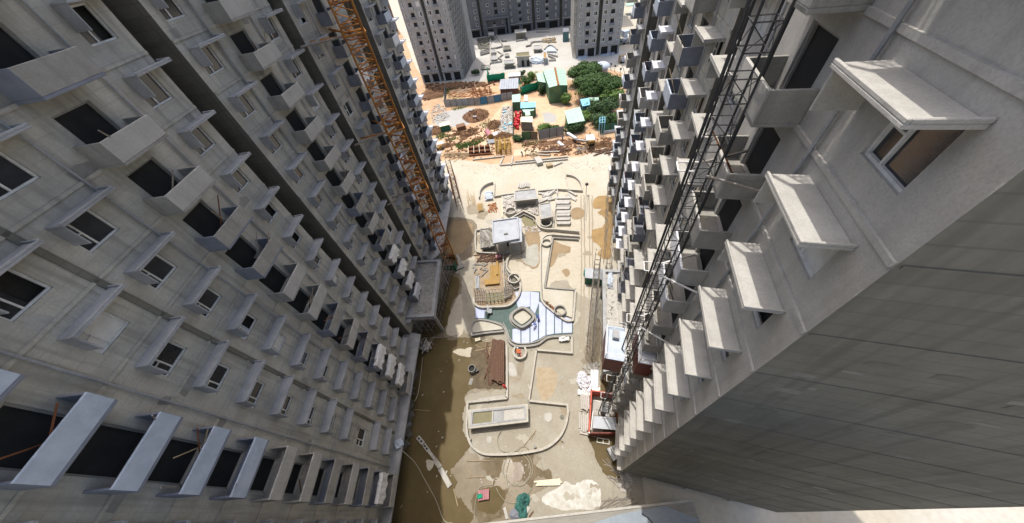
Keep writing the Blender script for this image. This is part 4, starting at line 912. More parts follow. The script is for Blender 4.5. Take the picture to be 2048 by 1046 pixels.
frame_thing('grey steel frame cage in the left corner of the snaking planter', [(950, 583), (968, 582), (970, 607), (952, 608)], 0, 4, 4, M['steel'])
frame_thing('grey steel frame over olive water in the snaking planter', [(972, 586), (1006, 583), (1012, 603), (974, 608)], 0, 5, 3, M['steel'])
frame_thing('grey steel frame at the right end of the olive water, by the snaking wall', [(1009, 580), (1026, 578), (1022, 597), (1010, 602)], 0, 4, 4, M['steel'], r=.07)
sheetpoly('olive_puddle', [(974, 588), (1004, 585), (1010, 602), (974, 607)], .14, M['olive'], wob=0, smooth=False)
sheetpoly('inner_soil', [(958, 505), (1020, 505), (1010, 520), (1008, 545), (1035, 570), (1030, 598), (1010, 609), (952, 609), (950, 520)], .006, mat('site_dirt', (.36, .28, .19), (.27, .2, .13), (.4, .36, .3), scale=.8, bump=.5), wob=.2)
# concrete panel stack
PX = [(397, 401, 'p'), (405, 412, 'p'), (413, 419, 'g'), (420, 424, 'p'), (425, 430, 'p'), (432, 436, 'p'), (437, 441, 'g'), (442, 446, 'p'), (447, 452, 'p')]
pt_ = thing('panel_stack', 'stack of long pale precast concrete panels beside the far puddle', 'panel stack', tuple(P(1127, 425)))
for i, (a, b, k) in enumerate(PX):
    pts = [P2(1113, a), P2(1140 + (i % 3), a - .5), P2(1140 - (i % 2) * 2, b), P2(1112 + (i % 3), b + .4)]
    MB().prism(pts, .02, .35 + .28 * ((i * 5) % 4) / 3 + (.3 if k == 'p' else 0)).build('panel', M['conc_light' if k == 'p' else 'kerb_grey'], pt_)
def beams(label, items, name='precast_beam', cat='beam', m='kerb', w=.35, h=.4):
    for i, (lab, a, b) in enumerate(items):
        o = MB().path([P2(*a), P2(*b)], w, .02, .02 + h).build(name, M[m]); tag(o, lab, cat)
beams('', [('long precast beam, nearer of the pair crossing the pale yard', (1000, 332), (1136, 320)), ('long precast beam, farther of the pair crossing the pale yard', (1030, 325), (1136, 315)),
           ('thin precast beam lying far left in the pale yard', (946, 321), (1010, 314)), ('short beam lying below the right end of the paired beams', (1108, 333), (1124, 326)),
           ('pale beam propped across the left end of the paired beams', (1006, 318), (1000, 331)), ('second pale beam propped across the paired beams', (1026, 315), (1023, 332)),
           ('grey beam beside the fallen orange rebar in the yard', (1077, 306), (1119, 305)), ('grey beam next to the wooden slats in the yard', (1078, 311), (1100, 312))])
o = MB().box(P(1077, 322, .6), (1.6, 3.2, .9), .1).build('concrete_block', M['conc_light']); tag(o, 'large pale block resting across the paired beams', 'block')
o = MB().box(P(1099, 331, .4), (1.6, 1.2, .7), .1).build('crate', M['wood']); tag(o, 'small brown crate on the pale yard right of the beams', 'crate')
sticks('precast_slabs', 'pale precast slabs lying in the corner below the quarter-circle wall', 'slabs', [(1078, 386), (1110, 382), (1108, 400), (1080, 405)], .02, 12, M['conc_light'], 1.6, 4, .25, 6, ang=.3, spread=.9, dz=.3)
sticks('precast_slabs', 'two pale slabs leaning below the far right quarter circle', 'slabs', [(1133, 384), (1140, 384), (1152, 396), (1140, 398)], .02, 4, M['conc_light'], 2.5, 4, .25, 8, ang=-1.0, spread=.3, dz=.3)
scatter('rubble_heap', [(1008, 404), (1070, 402), (1078, 420), (1074, 432), (1048, 418), (1024, 432), (1008, 428)], .02, 420, M['debris'], .25, .95, 'heap of pale rubble above the zigzag wall', None, seed=11)
scatter('rubble_heap', [(1005, 390), (1028, 388), (1028, 404), (1006, 406)], .02, 130, M['conc_light'], .25, .9, 'white rubble left of the wide raised slab', None, seed=12)
scatter('rubble_strip', [(1040, 452), (1072, 454), (1092, 460), (1070, 466), (1045, 462)], .02, 90, M['debris'], .12, .5, 'thin strip of broken pieces below the zigzag wall', None, seed=13)
stack('pale_boards', 'pale boards standing in rows above the wide raised slab', 'boards', [(1036, 368), (1036, 378), (1060, 376), (1060, 366)], 7, M['conc_light'], .4, 1, .12, seed=14)
stack('white_pallet', 'stack of bluish white panels by the far left quarter circle', 'panel stack', [(970, 388), (984, 386), (985, 401), (972, 403)], 6, M['bal_pale'], .3, 2, .1, seed=15)
stack('timber_pile', 'ochre timber pieces below the far left quarter circle', 'timber', [(954, 410), (957, 425), (968, 423), (966, 408)], 5, [M['wood'], M['yellow']], .2, 2, .12, seed=16)
scatter('orange_scraps', [(976, 408), (994, 406), (994, 424), (978, 426)], .02, 60, M['rebar'], .15, .6, 'orange scrap near the upright timber-coloured wall', None, seed=17)
sticks('bar_row', 'row of thin bars laid upright at the far left of the court', 'bars', [(934, 384), (952, 383), (952, 412), (934, 414)], .02, 14, M['wood'], 3.0, 6.0, .05, 18, ang=1.65, spread=.03, dz=.1)
for i, (a, b, c_) in enumerate([((1172, 392), (1168, 462), 'long thin pipe lying at the right side of the court'), ((1176, 392), (1172, 440), 'second thin pipe lying right beside the lamp post')]):
    o = MB().tube(P(*a, .08), P(*b, .08), .06).build('pipe', M['kerb_grey']); tag(o, c_, 'pipe')
lp = thing('lamp_post', 'dark lamp post standing alone at the far right of the court', 'lamp post', tuple(P(1172, 388)))
b_ = P(1172, 388); MB().tube(b_, b_ + Vector((0, 0, 2.6)), .06).build('pole', M['black_steel'], lp); MB().box(b_ + Vector((0, 0, 2.8)), (.6, .5, .5), .2).build('lamp_head', M['black_steel'], lp)
# right side bits
def cont(label, pix, h, wallm, roofm, trim=None):
    t = panel_box('site_container', label, 'container', pix, h, wallm, .08, roofm, per=2.4)
    if trim: MB().box(P(*pix[3]) + Vector((-.1, -.9, h / 2)), (.12, 1.8, h), .2).build('trim', trim, t)
    return t
cont('dark green site cabin with pale roof sticking out from under the right scaffold', [(1170, 568), (1206, 572), (1206, 552), (1170, 550)], 1.9, M['green'], M['pale_roof'], M['teal_edge'])
sk = thing('sack_pile', 'heap of white sacks left of the red hoist enclosure', 'sack heap', tuple(P(1168, 765)))
rnd = random.Random(5); smb = MB(); smb.box((0, 0, 0), (.62, .4, .2))
def bag_mesh():
    b = bpy.data.meshes.new('sack'); vs = []; fs = []; N, K = 8, 5
    for j in range(K + 1):
        ph = math.pi * j / K
        for i in range(N): th = 2 * math.pi * i / N; vs.append((.34 * math.sin(ph) ** .6 * math.cos(th) if 0 < j < K else 0, .22 * math.sin(ph) ** .6 * math.sin(th) if 0 < j < K else 0, .12 * math.cos(ph)))
    for j in range(K):
        for i in range(N): fs.append((j * N + i, j * N + (i + 1) % N, (j + 1) * N + (i + 1) % N, (j + 1) * N + i))
    b.from_pydata(vs, [], fs); b.materials.append(M['bag'])
    for p in b.polygons: p.use_smooth = True
    b.update(); return b
BAGM = bag_mesh(); cc = P(1168, 765); k = 0
while k < 110:
    x, y = rnd.uniform(-1, 1), rnd.uniform(-1, 1); d = math.hypot(x, y)
    if d > 1: continue
    o = inst('sack', BAGM, (cc.x + x * .85, cc.y + y * 1.45, .12 + rnd.random() * .9 * (1 - d * .8)), rnd.uniform(0, 3), sk); o.rotation_euler[0] = rnd.uniform(-.4, .4); o.scale = (1, 1, rnd.uniform(.9, 1.3)); k += 1
stack('white_boards', 'white boards laid flat right of the heap of sacks', 'boards', [(1181, 742), (1180, 774), (1196, 776), (1197, 744)], 3, M['white'], .08, 3, .03, seed=20)
drape('white_sheet', 'crumpled white sheet below the heap of sacks', [(1155, 779), (1182, 783), (1182, 792), (1155, 790)], .15, M['sheet'], seed=12, amp=.15, th=.25)
drape('white_sheet', 'crumpled white sheet over bags behind the red enclosure', [(1184, 774), (1201, 776), (1200, 788), (1186, 787)], .3, M['sheet'], seed=13, amp=.2, th=.35)
scatter('broken_boards', [(1165, 730), (1196, 726), (1198, 744), (1176, 748)], .02, 90, M['conc'], .15, .6, 'grey broken boards beyond the heap of sacks', None, seed=22)
stack('concrete_planks', 'stack of long pale planks left of the red enclosure, farther bundle', 'planks', [(1160, 790), (1161, 820), (1179, 821), (1178, 789)], 5, M['conc_light'], .2, 2, .05, seed=23)
stack('concrete_planks', 'stack of long pale planks left of the red enclosure, nearer bundle', 'planks', [(1157, 829), (1157, 860), (1177, 863), (1177, 829)], 5, M['conc_light'], .2, 2, .05, seed=24)
stack('concrete_plank', 'single pale plank sticking out below the plank bundles', 'plank', [(1160, 862), (1192, 869), (1192, 875), (1160, 868)], 1, M['kerb'], .2, 1, .02, seed=25)
frame_thing('pair of small white steel frames lying below the red enclosure', [(1194, 876), (1218, 880), (1218, 889), (1194, 885)], 0, 2, 1, M['white_paint'], r=.05, h=.15)
gx = thing('machine_box', 'small grey machine box with vents standing in the puddle by the right tower', 'generator', tuple(P(1226, 908)))
c = P(1226, 908); MB().box(c + Vector((0, 0, .55)), (1.15, 1.4, 1.0), .25).build('housing', M['slab_grey'], gx)
for k in (-.35, 0, .35): MB().box(c + Vector((k * .9, k * .2, 1.08)), (.06, 1.3, .06), .25).build('rib', M['white_paint'], gx)
MB().box(c + Vector((0, .05, 1.15)), (.3, .4, .2), .25).build('cap', M['white'], gx)
sticks('bar_scraps', 'thin bars fanned on the mud at the foot of the near right tower corner', 'bars', [(1215, 925), (1245, 925), (1250, 965), (1222, 970)], .02, 12, M['steel'], 1, 2.6, .03, 31, ang=1.9, spread=.9)
sticks('bar_scraps', 'thin rods lying along the ledge at the bottom right', 'rods', [(1205, 1000), (1258, 996), (1258, 1012), (1210, 1020)], .02, 16, M['steel'], 1, 3.2, .03, 32, ang=.2, spread=.3)
scatter('rubble_strip', [(1238, 945), (1262, 942), (1262, 985), (1240, 980)], .02, 120, M['debris'], .1, .45, 'rubble at the foot of the near right tower corner', None, seed=33)
o = MB().hose(cr([P(1226, 1000, .06), P(1228, 965, .06), P(1240, 948, .06), P(1256, 940, .1)], 5), .05).build('hose', M['cable']); tag(o, 'grey hose bending round the foot of the near right tower corner', 'hose')
# left mud bits
lum = thing('block_row', 'diagonal row of pale hollow blocks and planks lying in the brown puddle', 'block row', tuple(P(868, 920)))
def bar(parent, a, b, w, h, m, name, holes=0):
    a, b = P(*a), P(*b); d = (b - a); ang = math.atan2(d.y, d.x); o = MB().box((a + b) / 2 + Vector((0, 0, h / 2 + .02)), (d.length, w, h), ang).build(name, m, parent)
    for k in range(holes):
        c = a.lerp(b, (k + .6) / (holes + .4)); MB().box(c + Vector((0, 0, h + .03)), (.3, w * .5, .02), ang).build('hole', M['void'], parent)
bar(lum, (837, 875), (848, 888), .5, .35, M['conc_light'], 'block', 2); bar(lum, (849, 890), (858, 902), .45, .3, M['conc_light'], 'block', 2)
bar(lum, (858, 902), (871, 919), .35, .25, M['conc_light'], 'plank'); bar(lum, (871, 920), (881, 935), .55, .25, M['kerb'], 'plank'); bar(lum, (881, 937), (901, 973), .6, .25, M['conc_light'], 'plank')
for i, (a, b, w, m_, lab) in enumerate([((908, 978), (916, 1012), .1, 'wood', 'thin stick in the mud below the diagonal block row'), ((829, 820), (860, 822), .07, 'wood', 'thin pole lying across the brown puddle by the left ledge'),
        ((933, 922), (981, 922), .08, 'wood', 'straight rod below the curved planter wall, upper of two'), ((933, 955), (969, 954), .08, 'wood', 'straight rod below the curved planter wall, lower of two'),
        ((933, 934), (943, 950), .07, 'wood', 'short slanting stick between the two straight rods'), ((1009, 1015), (1015, 1038), .35, 'conc_light', 'pale board stub left of the teal net heap'),
        ((1045, 1036), (1058, 1014), .4, 'conc_light', 'pale slanting board right of the teal net heap'), ((1058, 1034), (1067, 1022), .12, 'redwood', 'small reddish sticks beside the slanting pale board'),
        ((801, 1016), (806, 1010), .1, 'wood', 'short stick beside the near left ledge'), ((1047, 893), (1071, 862), .05, 'wood', 'thin cane lying on the near planter floor'), ((1062, 880), (1072, 861), .05, 'wood', 'second thin cane lying on the near planter floor'),
        ((1060, 815), (1052, 793), .1, 'kerb_grey', 'short grey bar just inside the near planter'), ((1056, 770), (1061, 780), .2, 'conc_light', 'small pale strip beside the slanting wall')]):
    a, b = P(*a), P(*b); d = b - a; o = MB().box((a + b) / 2 + Vector((0, 0, .1)), (d.length, w, .12), math.atan2(d.y, d.x)).build('board' if w > .2 else 'rod', M[m_]); tag(o, lab, 'board' if w > .2 else 'rod')
stack('pale_planks', 'pale planks lying together on the cracked ground near the bottom', 'planks', [(1070, 962), (1073, 972), (1120, 971), (1120, 957)], 3, M['cream_roof'], .12, 2, .03, seed=41, along=1)
mx = thing('mixer_drum', 'dark upright drum with a black mouth standing in the brown puddle', 'drum', tuple(P(946, 740)))
c = P(946, 741); q = MB()
n = 18
pts = [(c.x + .55 * math.cos(2 * math.pi * k / n), c.y + .55 * math.sin(2 * math.pi * k / n)) for k in range(n)]
q.path(pts, .1, 0, 1.0, True); q.build('drum_wall', M['kerb_grey'], mx); q = MB(); q.v = [(x, y, .6) for x, y in pts]; q.f = [tuple(range(n))]; q.build('drum_inside', M['void'], mx)
MB().box(c + Vector((.7, -.3, .3)), (.5, .35, .5), .4).build('motor', M['black_steel'], mx)
o = MB().path([P2(944, 757), P2(940, 770)], .5, .02, .12).build('board', M['kerb_grey']); tag(o, 'dark wet board just below the upright drum', 'board')
pk = thing('pink_crate', 'dusty pink slatted crate with a green cloth on the wet ground near the bottom', 'crate', tuple(P(967, 990)))
c = P(968, 990); 
for k in range(5): MB().box(c + Vector((-.5 + k * .27, 0, .45)), (.24, 1.0, .08), -.12).build('slat', M['pink'], pk)
MB().box(c + Vector((0, 0, .2)), (1.35, .95, .4), -.12).build('frame', M['pink'], pk)
drape('green_cloth', 'green cloth hanging over the left side of the pink crate', [(955, 988), (964, 987), (964, 997), (955, 997)], .55, M['net'], seed=14, amp=.12)
def mound(name, label, cat, px, py, rx, ry, h, m, seed=0, kind=None, rough=.35, z=0, rz=0, n=26, freq=1.2):
    c = P(px, py); mb = MB(); mb.v.append((c.x, c.y, z + h))
    R_ = 9
    for j in range(1, R_ + 1):
        t = j / R_
        for i in range(n):
            a = 2 * math.pi * i / n; x, y = math.cos(a) * rx * t, math.sin(a) * ry * t; x, y = x * math.cos(rz) - y * math.sin(rz), x * math.sin(rz) + y * math.cos(rz)
            v = noise.noise(Vector(((c.x + x) * freq, (c.y + y) * freq, seed * 7.7))); e = 1 + .25 * noise.noise(Vector((math.cos(a) * 1.5, math.sin(a) * 1.5, seed * 3.1)))
            zz = h * (1 - t ** 1.6) * (1 + rough * v) + rough * .3 * h * v * (1 - t * .9)
            mb.v.append((c.x + x * e, c.y + y * e, z + (max(zz, 0) if j < R_ else 0)))
    for i in range(n): mb.f.append((0, 1 + i, 1 + (i + 1) % n))
    for j in range(R_ - 1):
        for i in range(n): a = 1 + j * n; mb.f.append((a + i, a + n + i, a + n + (i + 1) % n, a + (i + 1) % n))
    o = mb.build(name, m, None, True); tag(o, label, cat, None, kind); return o
mound('net_heap', 'heap of teal netting on the ground at the bottom, upper lump', 'net heap', 1048, 1000, .8, .7, .8, M['teal_net'], 1, rough=.8, freq=3)
mound('net_heap', 'heap of teal netting on the ground at the bottom, long middle lump', 'net heap', 1043, 1016, .8, 1.3, .7, M['teal_net'], 2, rough=.8, freq=3)
mound('net_heap', 'round bluish lump at the foot of the teal netting', 'net heap', 1030, 1030, .7, .6, .5, M['bal_blue'], 3, rough=.6, freq=3)
for i, (cxp, cyp, rx_, ry_, lab) in enumerate([(1033, 938, 1.75, 1.75, 'coil of grey hose on the damp ground below the curved planter, main loop'), (1036, 936, 1.85, 1.8, 'second loop of the grey hose coil on the damp ground'), (1050, 950, 2.3, 3.0, 'wide outer loop of grey hose reaching to the teal net heap')]):
    c = P(cxp, cyp, .05); pts = [(c.x + rx_ * math.cos(a / 28 * 2 * math.pi) * (1 + .04 * math.sin(a)), c.y + ry_ * math.sin(a / 28 * 2 * math.pi) * (1 + .05 * math.cos(a * 1.7 + i)), .06 + i * .05) for a in range(29 if i < 2 else 19)]
    o = MB().hose(pts, .045 if i < 2 else .03).build('hose', M['cable']); tag(o, lab, 'hose')
for pts, r_, lab in [([(803, 900, 3.6), (830, 925, 1.5), (850, 960, .1), (872, 1000, .05), (888, 1040, .05), (905, 1046, .05)], .05, 'long thin hose dropping from the near left ledge across the brown puddle'),
                     ([(1002, 860, .3), (996, 875, .05), (996, 890, .05), (1004, 902, .05), (1020, 904, .6)], .045, 'thin hose curling from the long low roof to the curved planter wall'),
                     ([(860, 676, .08), (885, 675, .08), (915, 671, .08)], .06, 'long pale pole lying at the foot of the left scaffold'),
                     ([(951, 1046, .05), (950, 1020, .05), (952, 1000, .05), (960, 975, .05), (985, 970, .05)], .035, 'thin hose arching past the pink crate'),
                     ([(992, 975, .05), (1000, 990, .05), (1012, 1003, .05), (1030, 1006, .05), (1046, 998, .05), (1066, 975, .05)], .03, 'thin hose sagging towards the teal net heap'),
                     ([(830, 802, 3.7), (838, 780, 3.0), (846, 715, .5)], .04, 'taut cord from the near left ledge down to the bundle of poles')]:
    o = MB().hose(cr([P(*p) + Vector((0, 0, .06)) for p in pts], 6), r_).build('hose', M['cable']); tag(o, lab, 'hose')
sticks('pole_bundle', 'tangled bundle of pale poles and sheets in the mud by the left scaffold', 'pole bundle', [(842, 682), (858, 682), (860, 704), (844, 706)], .3, 22, M['conc_light'], .7, 2.0, .07, 51, dz=.7)
scatter('muddy_scraps', [(822, 740), (832, 742), (815, 900), (803, 900)], .02, 60, M['conc_dark'], .3, 1.2, 'dark scraps along the foot of the left tower', None, seed=52)
o = MB().box(P(818, 850, .3), (.7, .5, .4), .5).build('crate', M['kerb_grey']); tag(o, 'small grey crate at the water edge under the near left ledge', 'crate')
for px, py, s_, lab in [(885, 875, .25, 'tiny pale block floating in the brown puddle'), (877, 863, .15, 'tiny pale chip in the brown puddle above the block'), (866, 688, .2, 'small yellow scrap in the brown puddle below the scaffold'), (845, 790, .2, 'small white scrap in the puddle beside the near ledge')]:
    o = MB().box(P(px, py, .1), (s_, s_ * .7, s_ * .6), .3).build('scrap', M['conc_light']); tag(o, lab, 'scrap')
sheetpoly('white_patch', [(1016, 728), (1026, 727), (1033, 740), (1032, 752), (1020, 751)], .02, M['conc_light'], wob=.1)
for pix in ([(1090, 828), (1102, 826), (1104, 838), (1096, 844), (1090, 838)], [(975, 874), (982, 874), (982, 885), (975, 884)]): sheetpoly('cement_splash', pix, .02, M['conc_light'], wob=.08)
for k, (px, py, lab) in enumerate([(1002, 856, 'small round peg below the long low roof'), (941, 880, 'small round peg on the inner left of the curved planter'), (977, 803, 'small round peg at the far left wall of the near planter'), (1070, 894, 'small round peg on the curved planter rim')]):
    c = P(px, py); o = MB().tube(c, c + Vector((0, 0, .5)), .18, 10).build('peg', M['kerb_grey']); tag(o, lab, 'peg')
scatter('pool_scraps', [(1020, 690), (1078, 695), (1068, 712), (1055, 714)], .02, 20, M['debris'], .1, .35, 'small scraps by the horseshoe tree pit', None, seed=55)
scatter('pit_scraps', [(1032, 699), (1046, 699), (1044, 712), (1034, 712)], .15, 16, M['red'], .08, .3, 'orange scraps inside the horseshoe tree pit', None, seed=56)
scatter('planter_scraps', [(1090, 603), (1096, 604), (1114, 622), (1108, 622)], .35, 26, M['rust'], .12, .4, 'brown scraps inside the long pale planter by the pool', None, seed=57)
drape('white_bags', 'white bags lying in the low planter at the pool corner', [(1118, 676), (1138, 674), (1138, 682), (1118, 684)], .3, M['sheet'], seed=15, amp=.2, th=.4)
o = drape('grey_tarp', 'silver grey tarpaulin bundle lying on the green pool floor', [(974, 612), (986, 612), (984, 628), (975, 632)], .2, M['sheet_metal'], seed=16, amp=.25, th=.5)
scatter('wet_litter', [(1000, 920), (1060, 920), (1060, 965), (1010, 970)], .02, 60, M['conc_light'], .04, .2, 'tiny litter on the damp ground inside the hose coil', None, seed=58)
scatter('ground_litter', [(940, 340), (1200, 345), (1180, 480), (1160, 760), (1150, 1000), (850, 1000), (880, 700), (920, 560), (925, 440)], .012, 420, M['debris'], .05, .28, 'tiny litter strewn over the court', None, seed=59, hmax=.06)

# =====================================================================
# YARD BEYOND
# =====================================================================
def fence(label, pix, h, m, per=2.2, alt=None, name='hoarding_fence', post=True, z=0):
    pts = [Vector(P2(*p)) for p in pix]; t = thing(name, label, 'fence', (pts[0].x, pts[0].y, 0)); k = 0
    for a, b in zip(pts, pts[1:]):
        n = max(1, round((b - a).length / per))
        for i in range(n):
            mm = m if not alt or k not in alt[0] else alt[1]
            p, q = a.lerp(b, (i + .02) / n), a.lerp(b, (i + .98) / n); d = (q - p).normalized(); nn = Vector((-d.y, d.x)); mb = MB(); C = 8
            for c_ in range(C):
                mb.path([tuple(p.lerp(q, c_ / C) + nn * (.06 if c_ % 2 else 0)), tuple(p.lerp(q, (c_ + 1) / C) + nn * (.06 if c_ % 2 else 0))], .04, .05, h + (.12 if (k * 7) % 3 == 0 else 0))
            mb.build('panel', mm, t); k += 1
            if post: MB().box((a.lerp(b, i / n).x, a.lerp(b, i / n).y, h / 2), (.14, .14, h + .1)).build('post', M['black_steel'], t)
    return t
fence('long fence of grey metal sheets with two blue ones across the red soil', [(891, 214), (962, 210), (1003, 203), (1026, 198)], 2.6, M['sheet_metal'], 2.6, ({6, 8}, M['blue_metal']))
fence('short end of the grey fence turned away towards the far left tower', [(891, 214), (893, 178)], 2.2, M['sheet_metal'], 3, ({2}, M['blue_metal']))
fence('brown and grey sheet fence in front of the tin sheds', [(1045, 281), (1062, 280), (1076, 280)], 2.6, M['green_wall'], 2.0, ({1, 2, 3}, mat('brown_sheet', (.22, .18, .13), scale=.8)))
fence('grey corrugated sheet fence below the green shrub', [(1078, 279), (1099, 276), (1128, 270)], 2.8, M['sheet_metal'], 2.2, ({5}, M['rust']))
fence('tall thin fence running away beside the junk heap', [(1027, 282), (1026, 205)], 1.8, M['kerb_grey'], 4)
fence('teal steel frame fence with a sign board behind the yellow digger', [(1200, 268), (1240, 262)], 2.6, M['green'], 2.4, ({1, 2}, M['teal_net']))
def shed(label, pix, h, wallm, roofm, lean=.5, over=.3, name='tin_shed', ridge=None, z0=0, ribs=0, corr=True):
    """pix: roof outline corners (far-left, far-right, near-right, near-left) as seen"""
    zs = [h + lean, h + lean, h, h]
    p = [P(*q, z) for q, z in zip(pix, zs)]; c = sum(p, Vector()) / 4; t = thing(name, label, 'shed', (c.x, c.y, 0))
    n = 8 if corr else 1
    for i in range(n):
        a0, a1 = p[0].lerp(p[1], i / n), p[0].lerp(p[1], (i + 1) / n - .008); b0, b1 = p[3].lerp(p[2], i / n), p[3].lerp(p[2], (i + 1) / n - .008); u = Vector((0, 0, .07)); w = Vector((0, 0, .03 if i % 2 else 0))
        mb = MB(); mb.v = [tuple(v + w) for v in (b0, b1, a1, a0)] + [tuple(v + w + u) for v in (b0, b1, a1, a0)]
        mb.f = [(3, 2, 1, 0), (4, 5, 6, 7), (0, 1, 5, 4), (1, 2, 6, 5), (2, 3, 7, 6), (3, 0, 4, 7)]; mb.build('roof_sheet', roofm, t)
    cc_ = Vector((c.x, c.y, 0)); q = [v.lerp(Vector((c.x, c.y, v.z)), .09) for v in p]
    for i in range(4):
        a, b = q[i], q[(i + 1) % 4]; mb = MB(); mb.quad((a.x, a.y, 0), (b.x, b.y, 0), tuple(b - Vector((0, 0, .03))), tuple(a - Vector((0, 0, .03))))
        mb.build('wall', wallm, t)
    return t
# the green barn: gabled roof with a rusty ridge strip
gb = thing('green_barn', 'green metal barn with mint roof and rusty ridge strip beside the big tree', 'barn', tuple(P(1112, 180)))
zr, ze = 6.4, 5.2
A = [P(1086, 141, ze), P(1110, 137, zr), P(1130, 138, ze)]; B = [P(1098, 176, ze), P(1117, 171, zr), P(1135, 171, ze)]
for k, (a0, a1, b0, b1) in enumerate(((A[0], A[1], B[0], B[1]), (A[1], A[2], B[1], B[2]))):
    for i in range(6):
        u0, u1 = i / 6, (i + 1) / 6 - .01; mb = MB(); v = [a0.lerp(b0, u0), a1.lerp(b1, u0), a1.lerp(b1, u1), a0.lerp(b0, u1)]; mb.v = [tuple(q) for q in v] + [tuple(q + Vector((0, 0, .08))) for q in v]
        mb.f = [(3, 2, 1, 0), (4, 5, 6, 7), (0, 1, 5, 4), (1, 2, 6, 5), (2, 3, 7, 6), (3, 0, 4, 7)]; mb.build('roof_sheet', M['mint'], gb)
MB().tube(A[1] + Vector((0, 0, .1)), B[1] + Vector((0, 0, .1)), .35, 6).build('ridge_strip', M['rebar'], gb)
def wallq(*p, m=M['green_wall'], parent=gb, name='wall'):
    mb = MB(); mb.quad(*p); return mb.build(name, m, parent)
g0 = lambda v: (v.x, v.y, 0)
wallq(g0(B[0]), g0(B[2]), tuple(B[2]), tuple(B[1]), tuple(B[0])); wallq(g0(A[0]), g0(B[0]), tuple(B[0]), tuple(A[0])); wallq(g0(B[2]), g0(A[2]), tuple(A[2]), tuple(B[2])); wallq(g0(A[2]), g0(A[0]), tuple(A[0]), tuple(A[1]), tuple(A[2]))
shed('mint lean-to roof against the left side of the green barn', [(1072, 147), (1088, 146), (1093, 166), (1076, 163)], 3.6, M['green_wall'], M['mint'], .5)
shed('shed with wide bluish white metal roof above the rebar field', [(1001, 159), (1037, 156), (1037, 177), (998, 179)], 3.4, mat('maroon_wall', (.16, .08, .06)), M['pale_roof'], .6)
shed('small shed with sky blue and mint roof at the end of the grey fence', [(1024, 190), (1041, 188), (1041, 204), (1024, 205)], 3.0, M['green_wall'], M['mint'], .3)
shed('shed with sky blue roof right of the fence end', [(1041, 205), (1072, 204), (1072, 215), (1041, 217)], 3.0, M['green_wall'], M['blue_roof'], .6)
shed('small mint porch roof below the sky blue shed', [(1050, 224), (1060, 223), (1061, 231), (1051, 232)], 2.4, M['green_wall'], M['mint'], .3)
shed('mint awning strip between the sky blue shed and the porch', [(1044, 220), (1070, 215), (1068, 221), (1048, 225)], 2.4, M['green_wall'], M['mint'], .2)
shed('cream-roofed kiosk beside the pile of red drums', [(1042, 234), (1065, 233), (1066, 245), (1041, 244)], 2.8, mat('grey_tin_wall', (.18, .18, .16)), M['cream_roof'], .2)
shed('mint-roofed shed behind the dark bush', [(1129, 222), (1160, 214), (1170, 242), (1136, 248)], 3.2, M['green_wall'], M['mint'], .5)
shed('small shed with sky blue roof under the big tree', [(1160, 199), (1178, 196), (1180, 210), (1165, 213)], 2.8, M['blue_metal'], M['blue_roof'], .3)
shed('dark cabin with mint roof right of the small sky blue shed', [(1177, 195), (1197, 195), (1198, 201), (1178, 203)], 2.8, M['bal_blue'], M['mint'], .2)
shed('little yellow-green roof among the bushes', [(1203, 201), (1218, 200), (1219, 206), (1204, 208)], 2.0, M['bal_blue'], mat('lime_roof', (.5, .6, .2)), .2)
shed('small white-roofed block beside the green netting', [(1016, 147), (1041, 144), (1041, 152), (1016, 154)], 2.8, M['kerb_grey'], M['white'], .2)
shed('low shed with pale ribbed roof at the left foot of the yard', [(1048, 190), (1056, 190), (1056, 203), (1048, 203)], 2.4, M['kerb_grey'], M['cream_roof'], .1)
# green nets
for lab, a, b, h in [('green netting screen at the left edge of the upper yard', (976, 165), (1010, 160), 3.0), ('green netting screen returning behind the pale-roofed shed', (976, 165), (977, 144), 2.5), ('bright green netting sagging left of the green barn', (1042, 190), (1078, 178), 3.0), ('bright green netting strip right of the pale-roofed shed', (1041, 186), (1039, 165), 1.5)]:
    p, q = P(*a), P(*b); mb = MB(); N = 16
    for i in range(N + 1):
        for j in range(4):
            c = p.lerp(q, i / N); v = noise.noise_vector(Vector((i * .5, j * .8, len(lab)))); mb.v.append((c.x + v.x * .4, c.y + v.y * .5 - j * .25, h * j / 3 * (1 + .1 * v.z)))
    for i in range(N):
        for j in range(3): k = i * 4 + j; mb.f.append((k, k + 4, k + 5, k + 1))
    o = mb.build('green_net', M['net'], None, True); tag(o, lab, 'netting'); s_ = o.modifiers.new('s', 'SOLIDIFY'); s_.thickness = .04
